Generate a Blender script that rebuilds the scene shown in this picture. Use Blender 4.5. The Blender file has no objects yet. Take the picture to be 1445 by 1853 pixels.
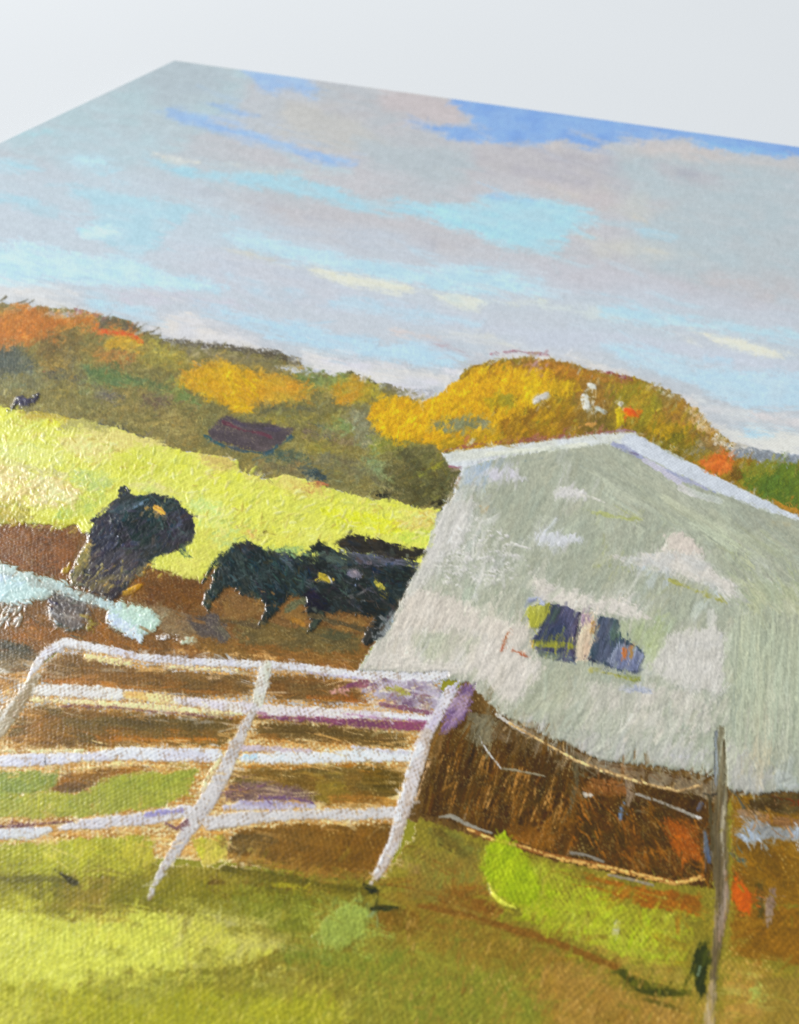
import bpy, math
import numpy as np
from mathutils import Matrix

# ------------------------------------------------------------------ camera
# close-up of a small panel lying flat on a white table; metres, panel corner at (0, 0)
FPX = 1500.0                       # focal length in photo pixels (photo is 1445 x 1853)
IW, IH = 1445.0, 1853.0
CX, CY = IW / 2, IH / 2
PANEL_T = 0.0035                   # board thickness
PANEL = 0.305                      # twelve inch square board
SC = 0.1912901523e-3 * 1.10

def _basis():
    v1 = np.array([1370 - CX, -389 - CY, FPX])
    p0 = np.array([317 - CX, 109.5 - CY]); d = np.array([1.0, 0.1387])
    t = -(FPX * FPX + p0 @ v1[:2]) / (d @ v1[:2])
    q = p0 + t * d
    a = -np.array([q[0], q[1], FPX]); a /= np.linalg.norm(a)
    b = -v1 / np.linalg.norm(v1)
    return a, b, np.cross(a, b)
AX, BX, NX = _basis()
ORG = np.array([317 - CX, 109.5 - CY, FPX])

scene = bpy.context.scene
col = scene.collection
cd = bpy.data.cameras.new('camera')
cam = bpy.data.objects.new('camera', cd)
col.objects.link(cam)
scene.camera = cam
right = (AX[0], -BX[0], -NX[0]); up = (-AX[1], BX[1], NX[1]); back = (-AX[2], BX[2], NX[2])
loc = (-(AX @ ORG) * SC, (BX @ ORG) * SC, (NX @ ORG) * SC + PANEL_T)
cam.matrix_world = Matrix(((right[0], up[0], back[0], loc[0]),
                           (right[1], up[1], back[1], loc[1]),
                           (right[2], up[2], back[2], loc[2]),
                           (0, 0, 0, 1)))
cd.sensor_fit = 'VERTICAL'
cd.sensor_height = 9.6
cd.lens = FPX / IH * cd.sensor_height
cd.clip_start = 0.005
cd.clip_end = 50
cd.dof.use_dof = True
cd.dof.focus_distance = 0.120
cd.dof.aperture_fstop = 9.0

ALB_GAIN, ALB_LIFT = 1.17, 0.010     # paint colour as seen -> pigment reflectance

# ------------------------------------------------------------------ light
world = bpy.data.worlds.new('World')
scene.world = world
world.use_nodes = True
bg = world.node_tree.nodes['Background']
bg.inputs['Color'].default_value = (0.84, 0.93, 1.0, 1)
bg.inputs['Strength'].default_value = 0.36

def area(name, loc, target, sx, sy, power, colr):
    ld = bpy.data.lights.new(name, 'AREA')
    ld.shape = 'RECTANGLE'; ld.size = sx; ld.size_y = sy
    ld.energy = power; ld.color = colr
    o = bpy.data.objects.new(name, ld)
    o.location = loc
    from mathutils import Vector
    o.rotation_euler = (Vector(target) - Vector(loc)).to_track_quat('-Z', 'Y').to_euler()
    col.objects.link(o)
    return o
area('window_light', (-4.7, 1.6, 3.1), (0.14, -0.17, 0), 1.3, 1.3, 430.0, (1.0, 0.99, 0.975))

vs = scene.view_settings
vs.view_transform = 'Standard'
vs.look = 'None'
vs.exposure = 0.0
vs.gamma = 1.0
vs.use_curve_mapping = False
scene.cycles.use_denoising = False
scene.cycles.max_bounces = 6

# === PAINT BEGIN
# The picture on the panel is laid down stroke by stroke on a fine grid over the panel's plane: every
# grid point carries a paint colour, a paint thickness (real relief), how far the weave shows and a gloss.
# Stroke points are written in photo pixels and carried onto the panel's flat face.
def to_uv(x, y):
    r = np.stack([np.asarray(x, float) - CX, np.asarray(y, float) - CY, np.full(np.shape(x), FPX)], -1)
    h = NX @ ORG
    X = r * (h / (r @ NX))[..., None] - ORG
    return (X @ AX) * SC, (X @ BX) * SC

def to_px(u, v):
    X = ORG + (u / SC)[..., None] * AX + (v / SC)[..., None] * BX
    return X[..., 0] / X[..., 2] * FPX + CX, X[..., 1] / X[..., 2] * FPX + CY

STEP = 1.8
NL, NR = 130, 70
ys = np.arange(168.0, 2190.0, STEP)
vrow = to_uv(np.full(ys.shape, 722.0), ys)[1]
vrow = vrow[(vrow > 0.0004) & (vrow < PANEL - 0.001)]
v_last = vrow[-1]
vrow = np.concatenate([[0, 0.0002], vrow, np.linspace(v_last, PANEL, 22)[1:-1], [PANEL - 0.0002, PANEL]])
la, lb = to_uv(np.array([-60.0, -60.0]), np.array([400.0, 1900.0]))
ra, rb = to_uv(np.array([1505.0, 1505.0]), np.array([300.0, 1900.0]))
def lin(p, q, v): return p[0] + (v - q[0]) * (p[1] - p[0]) / (q[1] - q[0])
uL = np.clip(lin(la, lb, vrow), 0.0006, PANEL * 0.9)
uR = np.clip(lin(ra, rb, vrow), 0.05, PANEL - 0.0006)
NC = int((1505 + 60) / STEP)
sc_ = np.linspace(0, 1, NC)
fine = uL[:, None] + (uR - uL)[:, None] * sc_[None]
lft = uL[:, None] * (np.arange(NL) / NL)[None]
lft[:, 1] = np.minimum(lft[:, 1], 0.0002) * 1.0
lft = np.sort(lft, 1)
rgt = uR[:, None] + (PANEL - uR)[:, None] * ((np.arange(NR) + 1) / NR)[None]
U = np.concatenate([lft, fine, rgt], 1)
V = np.repeat(vrow[:, None], U.shape[1], 1)
PX, PY = to_px(U, V)
PX = PX.astype(np.float32); PY = PY.astype(np.float32)
RN, CN = U.shape

rng = np.random.RandomState(7)
_tab = rng.rand(512, 512).astype(np.float32)
def noise(x, y, s=0):
    """smooth value noise, -1..1"""
    x = x + s * 37.37; y = y + s * 91.13
    xi = np.floor(x).astype(np.int32); yi = np.floor(y).astype(np.int32)
    fx = x - xi; fy = y - yi
    fx = fx * fx * (3 - 2 * fx); fy = fy * fy * (3 - 2 * fy)
    x0 = xi & 511; x1 = (xi + 1) & 511; y0 = yi & 511; y1 = (yi + 1) & 511
    a = _tab[y0, x0]; b = _tab[y0, x1]; c = _tab[y1, x0]; d = _tab[y1, x1]
    return ((a + (b - a) * fx) * (1 - fy) + (c + (d - c) * fx) * fy) * 2 - 1
def sstep(a, b, x):
    t = np.clip((x - a) / (b - a), 0, 1)
    return t * t * (3 - 2 * t)

WP = 0.00064                                    # thread pitch of the cotton canvas
_wu = U + 0.00020 * noise(V * 700, U * 300, 3) + 0.0003 * noise(V * 120, U * 60, 4)
_wv = V + 0.00020 * noise(U * 700, V * 300, 5) + 0.0003 * noise(U * 120, V * 60, 6)
WEAVE = 0.5 + 0.5 * np.sin(2 * np.pi * _wu / WP) * np.sin(2 * np.pi * _wv / (1.4 * WP))
WEAVE = (0.58 * WEAVE + 0.42 * (0.5 + 0.5 * noise(U * 3000, V * 2200, 8))).astype(np.float32)
cell = np.gradient(U, axis=1)
_res = sstep(2.6, 5.0, WP / np.maximum(cell, 1e-6)).astype(np.float32)
GRAIN = (0.5 + 0.35 * noise(PX / 2.4, PY / 2.4, 9) + 0.15 * noise(PX / 5.5, PY / 5.5, 10)).astype(np.float32)
TIP = WEAVE * _res + GRAIN * (1 - _res)         # where a dry brush catches
del _wu, _wv

COL = np.zeros((RN, CN, 3), np.float32); COL[:] = (238, 216, 160)
HGT = np.zeros((RN, CN), np.float32)
WVE = np.ones((RN, CN), np.float32)
GLS = np.full((RN, CN), 0.45, np.float32)
LAB = np.zeros((RN, CN), np.int16)
PARTS = []                                       # (name, parent index or None, label)
def part(name, parent=None, label=None):
    PARTS.append((name, parent, label)); return len(PARTS) - 1

def window(x0, x1, y0, y1):
    u, v = to_uv(np.array([x0, x1, x0, x1], float), np.clip(np.array([y0, y0, y1, y1], float), -250, 9999))
    r0 = int(np.searchsorted(vrow, v.min())) - 1; r1 = int(np.searchsorted(vrow, v.max())) + 2
    r0 = max(0, r0); r1 = min(RN, r1)
    if r1 <= r0: return None
    rr = np.unique(np.linspace(r0, r1 - 1, 8).astype(int))
    c0 = min(int(np.searchsorted(PX[r], x0)) for r in rr) - 1
    c1 = max(int(np.searchsorted(PX[r], x1)) for r in rr) + 1
    c0 = max(0, c0); c1 = min(CN, c1)
    if c1 <= c0: return None
    return slice(r0, r1), slice(c0, c1)

_seed = [0]
def lay(w, sdf, al, ac, c, c2=None, m=0.5, ms=14, soft=2.0, rough=4.0, rs=7.0, st=0.05, bw=2.2, bl=26.0,
        h=0.03, bh=0.02, rid=0.0, dry=0.0, a=1.0, wv=0.6, gl=0.5, lab=None, fade=None, ew=13.0):
    _seed[0] += 1; s = _seed[0]
    if rough:
        e = rough * (0.65 * noise(al / (rs * 2.4), ac / rs, s) + 0.35 * noise(al / (rs * 0.9), ac / (rs * 0.4), s + 1))
    else: e = 0
    d = sdf + e
    cov = sstep(soft, -soft, d)
    if lab is not None:
        LAB[w][cov > 0.5] = lab
    bw = max(bw, 2.6)
    br = 0.6 * noise(ac / bw, al / bl, s + 2) + 0.4 * noise(ac / (bw * 0.5), al / (bl * 0.6), s + 3)
    k = cov * a
    if ew:                                       # the rim breaks up over the grain
        ein = np.clip(1 + d / ew, 0, 1)
        k = k * sstep(-0.20, 0.20, 0.34 * GRAIN[w] + 0.24 * TIP[w] + 0.42 * (0.5 + 0.5 * br) + 0.06 - 0.62 * ein)
    if dry:
        g = 0.55 * TIP[w] + 0.45 * (0.5 + 0.5 * br)
        k = k * sstep(dry - 0.14, dry + 0.14, g)
    if fade is not None:
        k = k * np.clip(fade, 0, 1)
    c = np.array(c, np.float32)
    cc = np.broadcast_to(c, d.shape + (3,))
    if c2 is not None:
        f = sstep(-0.45, 0.45, noise(al / (ms * 2.2), ac / ms, s + 4) * 0.75 + 0.35 * br + (m - 0.5) * 1.6)[..., None]
        cc = c + (np.array(c2, np.float32) - c) * f
    cc = cc * (1 + st * br[..., None] + 0.02 * noise(al / 9, ac / 9, s + 6)[..., None])
    k3 = k[..., None]
    COL[w] = COL[w] * (1 - k3) + cc * k3
    hh = h + 0.8 * bh * br
    if rid: hh = hh + rid * np.exp(-((d + 2.0) / 2.2) ** 2) * (0.6 + 0.4 * br)
    HGT[w] = HGT[w] * (1 - 0.75 * k) + hh * k
    WVE[w] = WVE[w] * (1 - k) + wv * k
    GLS[w] = GLS[w] * (1 - k) + gl * k

def P(pts, c, ang=8.0, **kw):
    """a patch of paint with a brushed, uneven rim"""
    p = np.array(pts, np.float32)
    mg = kw.get('rough', 4.0) + kw.get('soft', 2.0) + 4
    w = window(p[:, 0].min() - mg, p[:, 0].max() + mg, p[:, 1].min() - mg, p[:, 1].max() + mg)
    if w is None: return
    x = PX[w]; y = PY[w]
    d2 = np.full(x.shape, 1e9, np.float32); ins = np.zeros(x.shape, bool)
    n = len(p)
    for i in range(n):
        ax, ay = p[i]; bx, by = p[(i + 1) % n]
        ex, ey = bx - ax, by - ay
        L = ex * ex + ey * ey
        if L < 1e-6: continue
        t = np.clip(((x - ax) * ex + (y - ay) * ey) / L, 0, 1)
        q = (x - ax - t * ex) ** 2 + (y - ay - t * ey) ** 2
        np.minimum(d2, q, out=d2)
        if ay != by:
            ins ^= ((ay > y) != (by > y)) & (x < ex * (y - ay) / ey + ax)
    d = np.sqrt(d2); d[ins] *= -1
    th = math.radians(ang); ca, sa = math.cos(th), math.sin(th)
    lay(w, d, x * ca + y * sa, -x * sa + y * ca, c, **kw)

def S(pts, wd, c, tail=None, **kw):
    """one pull of the brush along a line; wd is its width, or one width per point"""
    p = np.array(pts, np.float32); n = len(p)
    ws = np.full(n, wd, np.float32) if np.isscalar(wd) else np.array(wd, np.float32)
    kw.setdefault('rough', min(4.0, 0.25 * float(ws.max())))
    kw.setdefault('rs', 5.0)
    kw.setdefault('ew', float(min(9.0, 0.40 * ws.max())))
    mg = ws.max() / 2 + kw['rough'] + kw.get('soft', 2.0) + 3
    w = window(p[:, 0].min() - mg, p[:, 0].max() + mg, p[:, 1].min() - mg, p[:, 1].max() + mg)
    if w is None: return
    x = PX[w]; y = PY[w]
    best = np.full(x.shape, 1e9, np.float32); al = np.zeros_like(x); ac = np.zeros_like(x)
    s0 = 0.0
    for i in range(n - 1):
        ax, ay = p[i]; ex, ey = p[i + 1] - p[i]
        L = math.hypot(ex, ey)
        if L < 1e-3: continue
        t = np.clip(((x - ax) * ex + (y - ay) * ey) / (L * L), 0, 1)
        dx = x - ax - t * ex; dy = y - ay - t * ey
        q = np.sqrt(dx * dx + dy * dy) - 0.5 * (ws[i] + (ws[i + 1] - ws[i]) * t)
        m = q < best
        best[m] = q[m]
        al[m] = (s0 + t * L)[m]
        ac[m] = ((ex * (y - ay) - ey * (x - ax)) / L)[m]
        s0 += L
    if tail: kw['fade'] = 1.15 - tail * al / s0
    lay(w, best, al, ac, c, **kw)

def inside(p, x, y):
    r = False; n = len(p)
    for i in range(n):
        ax, ay = p[i]; bx, by = p[(i + 1) % n]
        if (ay > y) != (by > y) and x < (bx - ax) * (y - ay) / (by - ay) + ax: r = not r
    return r

def D(pts, n, cols, ln, wd, ang, jit=18, seed=1, curve=0.15, **kw):
    """many short dabs inside an outline"""
    r = np.random.RandomState(seed)
    xs = [q[0] for q in pts]; yy = [q[1] for q in pts]
    k = 0; tries = 0
    while k < n and tries < n * 12:
        tries += 1
        x = r.uniform(min(xs), max(xs)); y = r.uniform(min(yy), max(yy))
        if not inside(pts, x, y): continue
        k += 1
        th = math.radians(ang + r.normal() * jit); L = ln * r.uniform(0.6, 1.35); ww = wd * r.uniform(0.65, 1.3)
        dx, dy = math.cos(th) * L / 2, math.sin(th) * L / 2
        b = r.uniform(-curve, curve)
        c = np.array(cols[r.randint(len(cols))], float) * r.uniform(0.95, 1.05)
        S([(x - dx, y - dy), (x - dy * b, y + dx * b), (x + dx, y + dy)], [ww * 0.8, ww, ww * 0.55], c, **kw)

def smear(lab, nx, ny, amt=1.0):
    """drag wet paint together inside one area (along the grid rows nx, across ny)"""
    m = np.isin(LAB, lab)
    r = np.where(m.any(1))[0]; c = np.where(m.any(0))[0]
    w = (slice(r[0], r[-1] + 1), slice(c[0], c[-1] + 1))
    mm = m[w][..., None].astype(np.float32)
    src = COL[w] * mm; wt = mm.copy()
    for ax, n in ((1, nx), (0, ny)):
        for rep in range(2):
            a = src.copy(); b = wt.copy()
            for k in range(1, n + 1):
                g_ = math.exp(-(k / (0.6 * n + 0.3)) ** 2)
                for sg in (-k, k):
                    a += np.roll(src, sg, ax) * g_; b += np.roll(wt, sg, ax) * g_
            src, wt = a, b
            nrm = max(1.0, float(wt.max())); src /= nrm; wt /= nrm
    out = src / np.maximum(wt, 1e-6)
    k = mm * amt
    COL[w] = COL[w] * (1 - k) + out * k

def fray(lab, amp, scale, ang=0.0, s=0):
    """break up paint borders: every point takes its colour from a little way off"""
    m = np.isin(LAB, lab)
    r = np.where(m.any(1))[0]; c = np.where(m.any(0))[0]
    w = (slice(r[0], r[-1] + 1), slice(c[0], c[-1] + 1))
    th = math.radians(ang); x = PX[w] * math.cos(th) + PY[w] * math.sin(th); y = -PX[w] * math.sin(th) + PY[w] * math.cos(th)
    n1 = noise(x / (scale * 2), y / scale, 301 + s) + 0.6 * noise(x / scale, y / (scale * 0.45), 302 + s)
    n2 = noise(x / (scale * 2), y / scale, 303 + s) + 0.6 * noise(x / scale, y / (scale * 0.45), 304 + s)
    ii, jj = np.indices(n1.shape)
    i2 = np.clip(ii + np.round(n1 * amp / STEP).astype(int), 0, n1.shape[0] - 1)
    j2 = np.clip(jj + np.round(n2 * amp / STEP).astype(int), 0, n1.shape[1] - 1)
    for A in (COL,):
        v = A[w]; t = v[i2, j2]; mk = m[w]
        v[mk] = t[mk]

def redab(lab, n, ln, wd, ang, jit, off=6, var=0.05, seed=1, **kw):
    """go over an area again with short strokes of paint picked up close by"""
    r = np.random.RandomState(seed)
    ok = np.isin(LAB, lab) & (PX > -40) & (PX < 1485) & (PY < 1900)
    ii, jj = np.where(ok)
    # even cover per photo area
    for k in r.randint(0, len(ii), n):
        i, j = ii[k], jj[k]
        x, y = float(PX[i, j]), float(PY[i, j])
        a = math.radians(ang + r.normal() * jit); L = ln * r.uniform(0.5, 1.5); w_ = wd * r.uniform(0.5, 1.4)
        o = r.normal(size=2) * off / STEP
        i2 = int(np.clip(i + o[0], 0, RN - 1)); j2 = int(np.clip(j + o[1], 0, CN - 1))
        if LAB[i2, j2] not in lab: continue
        c = COL[i2, j2] * (1 + r.normal() * var) + r.normal(size=3) * var * 40
        dx, dy = math.cos(a) * L / 2, math.sin(a) * L / 2
        b = r.uniform(-0.2, 0.2)
        S([(x - dx, y - dy), (x - dy * b, y + dx * b), (x + dx, y + dy)], [w_ * 0.7, w_, w_ * 0.4], c, lab=None, **kw)

def dots(pts, gap, size, c, seed=1, jit=0.25, **kw):
    """a row of bare beads of light paint where a scraped line catches the thread crowns"""
    r = np.random.RandomState(seed); p = np.array(pts, float)
    sg = np.hypot(*np.diff(p, axis=0).T); cum = np.concatenate([[0], np.cumsum(sg)])
    t = 0.0
    while t < cum[-1]:
        i = min(int(np.searchsorted(cum, t, 'right')) - 1, len(sg) - 1)
        d = (p[i + 1] - p[i]) / sg[i]; q = p[i] + d * (t - cum[i]) + r.normal(size=2) * 1.0
        L = gap * r.uniform(0.35, 0.75); w_ = size * r.uniform(0.6, 1.25)
        if r.rand() > 0.08:
            S([q - d * L / 2, q + d * L / 2], [w_, w_ * 0.8], np.array(c) * r.uniform(0.82, 1.05), **kw)
        t += gap * (1 + r.uniform(-jit, jit))

def brush(lab, n, ln, wd, ang, jit, pull=12.0, off=4.0, var=0.03, a=0.8, h=0.06, bh=0.03, rid=0.015, st=0.05, wv=None, gl=None,
          seed=1, reg=None, cross=False, thin=0.25, bend=0.25, fill=0.6, edges=0.0, lat=2.3):
    """go over an area with n loaded-brush dabs that each drag the paint found at their start along with them"""
    r = np.random.RandomState(seed)
    inl = np.zeros(len(PARTS) + 1, bool); inl[list(lab)] = True
    ok = inl[LAB] & (PX > -50) & (PX < 1495) & (PY < 1910)
    if reg is not None:
        xs = [q[0] for q in reg]; yy = [q[1] for q in reg]
        ok &= (PX > min(xs)) & (PX < max(xs)) & (PY > min(yy)) & (PY < max(yy))
    if edges:                                    # only where two colours meet
        g_ = COL.mean(-1); c_ = COL[..., 0] - COL[..., 2]
        ed = np.maximum(np.hypot(*np.gradient(g_)), 0.7 * np.hypot(*np.gradient(c_)))
        ok &= ed > edges
    ii, jj = np.where(ok)
    if len(ii) == 0: return
    pick = r.randint(0, len(ii), n)
    rn = r.normal(size=(n, 6)); ru = r.rand(n, 6)
    bris = r.rand(n, 40).astype(np.float32)
    for q in range(n):
        i, j = int(ii[pick[q]]), int(jj[pick[q]])
        x, y = float(PX[i, j]), float(PY[i, j])
        if reg is not None and not inside(reg, x, y): continue
        th = math.radians((ang(x, y) if callable(ang) else ang) + rn[q, 0] * jit)
        if ru[q, 5] < 0.5: th += math.pi
        L = ln * (0.5 + ru[q, 0]); W = wd * (0.5 + 0.9 * ru[q, 1])
        ca, sa = math.cos(th), math.sin(th)
        px_ = pull * (0.3 + ru[q, 2])
        i2 = int(round(i + (-sa * px_ + rn[q, 1] * off) / STEP)); j2 = int(round(j + (-ca * px_ + rn[q, 2] * off) / STEP))
        if not (0 <= i2 < RN and 0 <= j2 < CN): continue
        if not cross and not inl[LAB[i2, j2]]: continue
        R = int((0.5 * L + W) / STEP) + 2
        i0, i1, j0, j1 = max(0, i - R), min(RN, i + R + 1), max(0, j - R), min(CN, j + R + 1)
        w = (slice(i0, i1), slice(j0, j1))
        dx = PX[w] - x; dy = PY[w] - y
        al = (dx * ca + dy * sa) / (0.5 * L)
        ac = (dy * ca - dx * sa) / (0.5 * W)
        ac = ac + (ru[q, 3] - 0.5) * 2 * bend * (al * al - 0.3) * L / W * 0.5
        b = bris[q][np.clip(((ac + 1.15) * 0.5 * W / lat).astype(np.int32), 0, 39)]
        k = np.clip((1 - np.abs(ac)) * 2.2 * min(1.0, W / 5.0) + 0.1, 0, 1) * np.clip((1 - np.abs(al) - 0.35 * (1 - b)) * 3.0, 0, 1)
        lift = np.clip(0.5 + 0.5 * al, 0, 1)                       # the brush runs dry towards its end
        k = k * np.clip((b - thin - 0.55 * lift * (1 - fill)) * 5 + 0.5, 0, 1) * a
        if not cross: k = k * inl[LAB[w]]
        c = COL[i2, j2] * (1 + rn[q, 3] * var) + np.array((rn[q, 4], 0.3 * rn[q, 5], -rn[q, 4]), np.float32) * var * 45
        k3 = k[..., None]
        COL[w] = COL[w] * (1 - k3) + (c * (1 + st * (b - 0.5) * 2)[..., None]) * k3
        hh = HGT[i2, j2] * 0.4 + h * 0.6 + bh * (b - 0.5) * 2 + rid * np.clip(np.abs(ac) * 2 - 1, 0, 1)
        HGT[w] = HGT[w] * (1 - 0.85 * k) + hh * 0.85 * k
        if wv is not None: WVE[w] = WVE[w] * (1 - k) + wv * k
        if gl is not None: GLS[w] = GLS[w] * (1 - k) + gl * k
# ---------------------------------------------------------------- sky
SKY = part('painted_sky', label='pale grey and cyan cloudy sky painted in thin streaks')
sky = dict(ew=0, lab=SKY, wv=0.55, gl=0.5, bw=3.0, bl=40, h=0.02, bh=0.006, st=0.015)
P([(-900, -200), (3200, -200), (3200, 1300), (-900, 1300)], (190, 194, 198), c2=(196, 194, 197), ms=60, rough=0, **sky)
soft = dict(sky, soft=14, rough=12, rs=16)
P([(0, 240), (317, 100), (460, 120), (430, 190), (330, 260), (180, 320), (60, 330), (-60, 330)], (184, 197, 202), c2=(180, 200, 205), **soft)
P([(240, 150), (317, 105), (420, 125), (400, 165), (300, 190)], (178, 190, 196), **soft)
P([(560, 150), (800, 180), (850, 220), (760, 260), (600, 250), (520, 190)], (192, 190, 192), c2=(186, 190, 194), **soft)
P([(520, 180), (640, 210), (720, 280), (600, 270), (500, 230)], (196, 194, 190), **soft)
P([(680, 150), (830, 175), (850, 220), (760, 225), (700, 200)], (200, 190, 190), **soft)
P([(640, 250), (830, 270), (900, 290), (820, 330), (680, 310)], (184, 192, 196), **soft)
P([(860, 262), (1080, 262), (1180, 300), (1120, 360), (960, 330), (850, 310)], (186, 182, 188), c2=(192, 188, 190), **soft)
P([(980, 262), (1180, 260), (1250, 255), (1330, 282), (1445, 290), (1500, 330), (1300, 300), (1140, 285)], (204, 197, 194), **soft)
P([(1100, 270), (1300, 300), (1445, 310), (1500, 560), (1300, 560), (1180, 480), (1150, 340)], (184, 195, 199), c2=(190, 194, 196), **soft)
P([(1190, 300), (1300, 318), (1330, 335), (1240, 335), (1190, 320)], (190, 184, 188), **soft)
P([(1225, 306), (1265, 312), (1262, 322), (1228, 320)], (172, 168, 178), **dict(soft, soft=8, rough=4))
P([(960, 330), (1120, 345), (1230, 370), (1180, 400), (1080, 380)], (200, 192, 192), c2=(204, 198, 190), **soft)
P([(1050, 430), (1180, 440), (1260, 460), (1200, 475), (1080, 460)], (204, 202, 196), **soft)
P([(1250, 480), (1445, 500), (1500, 560), (1300, 560)], (198, 190, 190), c2=(188, 192, 196), **soft)
P([(0, 270), (120, 300), (160, 330), (60, 340), (-60, 320), (-60, 270)], (190, 190, 194), **soft)
P([(0, 340), (120, 370), (170, 392), (130, 420), (40, 440), (-60, 440), (-60, 340)], (192, 190, 195), **soft)
P([(240, 320), (420, 345), (600, 390), (760, 420), (900, 470), (980, 500), (780, 470), (520, 430), (330, 370)], (190, 189, 195), c2=(196, 192, 194), **soft)
P([(320, 420), (560, 500), (720, 540), (980, 600), (1080, 640), (900, 610), (640, 570), (400, 530), (280, 470)], (197, 195, 202), c2=(200, 194, 198), **soft)
P([(900, 470), (1100, 480), (1300, 520), (1445, 560), (1445, 600), (1240, 560), (1040, 540)], (197, 194, 199), **soft)
P([(945, 600), (1090, 600), (1250, 620), (1445, 655), (1445, 680), (1300, 660), (1100, 625), (980, 640)], (200, 198, 206), **soft)

wash = dict(soft, a=0.42, soft=30, rough=25, rs=40)
P([(-60, 300), (200, 300), (480, 380), (760, 440), (1000, 500), (1500, 560), (1500, 720), (1100, 660), (800, 640), (500, 620), (250, 570), (-60, 540)], (198, 214, 226), **wash)
P([(-60, 240), (200, 220), (420, 300), (520, 420), (360, 480), (-60, 450)], (192, 212, 222), **dict(wash, a=0.3))
P([(1100, 300), (1500, 300), (1500, 560), (1150, 480)], (184, 197, 202), **dict(wash, a=0.4))
blu = dict(sky, ew=12, soft=2.5, rough=5, rs=6, bh=0.012, st=0.03, h=0.03)
B1 = (150, 184, 228)
P([(425, 118), (500, 130), (560, 144), (582, 163), (570, 170), (525, 158), (500, 172), (478, 170), (462, 150)], B1, c2=(164, 192, 228), **blu)
P([(304, 194), (329, 190), (342, 203), (384, 210), (408, 229), (450, 237), (500, 250), (535, 264), (584, 277), (652, 292), (646, 299), (601, 302), (566, 294), (525, 276), (460, 260), (398, 246), (346, 229), (294, 218)], B1, c2=(160, 192, 232), **blu)
P([(384, 187), (412, 184), (429, 198), (477, 206), (470, 212), (432, 211), (398, 201)], B1, c2=(168, 194, 228), **blu)
P([(739, 220), (760, 219), (784, 226), (809, 227), (847, 224), (850, 214), (826, 200), (808, 170), (1000, 190), (1500, 250), (1500, 290), (1445, 285), (1402, 290), (1381, 277), (1308, 272), (1267, 268), (1249, 250), (1187, 253), (1153, 258), (1094, 263), (1083, 269), (1014, 254), (985, 261), (961, 264), (878, 259), (809, 255), (802, 243), (743, 231)], (140, 177, 227), c2=(126, 166, 224), **blu)
S([(1255, 258), (1330, 270), (1420, 280)], 12, (140, 186, 236), **blu)

cy = dict(sky, ew=22, a=0.88, soft=6.0, rough=9, rs=8, bh=0.010, st=0.025, h=0.03)
cyh = dict(cy, bh=0.035, h=0.05, bl=22, wv=0.4)
C1 = (172, 214, 227)
S([(30, 243), (104, 238)], 12, (170, 206, 213), **cy)
S([(150, 190), (250, 205)], 18, (182, 205, 210), **dict(cy, a=0.7))
P([(-60, 282), (0, 286), (45, 293), (90, 305), (69, 315), (38, 320), (0, 313), (-60, 310)], C1, **cy)
P([(114, 284), (138, 275), (173, 277), (221, 291), (207, 300), (166, 301), (138, 298)], (190, 222, 234), c2=C1, **cyh)
S([(156, 313), (190, 309), (218, 307)], 12, (178, 214, 226), **cy)
S([(280, 278), (300, 286), (325, 291), (358, 294)], [6, 11, 11, 6], (224, 221, 206), c2=(216, 216, 206), **cy)
S([(380, 300), (440, 304), (500, 310), (600, 318)], 11, (202, 210, 204), **dict(cy, a=0.7))
P([(266, 278), (294, 294), (346, 301), (380, 308), (500, 312), (584, 328), (653, 356), (729, 360), (781, 368), (774, 399), (701, 391), (653, 384), (584, 367), (520, 352), (450, 343), (415, 329), (328, 320), (288, 304)], C1, c2=(164, 210, 226), **cy)
S([(500, 270), (560, 300), (640, 312)], 16, (182, 205, 212), **dict(cy, a=0.6))
P([(118, 329), (173, 336), (242, 350), (329, 364), (435, 388), (432, 396), (346, 390), (310, 425), (290, 455), (240, 466), (190, 445), (140, 420), (140, 405), (170, 390), (160, 370), (125, 350)], (176, 212, 224), c2=(186, 212, 222), m=0.35, **cyh)
P([(138, 415), (155, 405), (200, 408), (215, 425), (180, 436), (145, 431)], (204, 230, 241), c2=C1, m=0.3, **cyh)
P([(-60, 346), (0, 350), (45, 354), (110, 372), (105, 392), (62, 394), (30, 374), (-60, 366)], (170, 209, 222), c2=(180, 206, 216), **cy)
P([(-60, 452), (14, 441), (55, 433), (104, 445), (173, 459), (263, 474), (287, 490), (339, 497), (377, 504), (415, 521), (390, 533), (340, 530), (260, 525), (190, 520), (140, 519), (104, 514), (35, 511), (-60, 504)], (184, 220, 234), c2=(198, 227, 239), **cyh)
P([(-60, 504), (0, 505), (40, 512), (110, 516), (155, 530), (140, 545), (135, 566), (75, 560), (50, 545), (-60, 540)], (222, 217, 211), c2=(214, 214, 214), **dict(cyh, rough=4))
P([(138, 549), (166, 537), (215, 552), (277, 560), (250, 569), (180, 564)], (180, 213, 227), **cy)
P([(194, 523), (280, 527), (415, 540), (480, 560), (420, 560), (340, 545), (230, 550)], (200, 199, 209), **cy)
P([(398, 421), (430, 419), (485, 428), (545, 438), (625, 461), (722, 474), (791, 487), (847, 473), (912, 483), (980, 500), (985, 534), (895, 531), (888, 538), (791, 528), (764, 521), (722, 511), (636, 492), (542, 480), (470, 460), (405, 440)], (182, 216, 230), c2=(192, 222, 235), **cyh)
S([(404, 452), (450, 461), (495, 472)], [8, 14, 10], (207, 206, 196), **cy)
P([(542, 486), (570, 483), (625, 495), (722, 511), (755, 524), (705, 532), (646, 521), (594, 505)], (224, 224, 207), c2=(216, 218, 210), m=0.35, **dict(cy, rough=3, h=0.06, bh=0.02))
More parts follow.
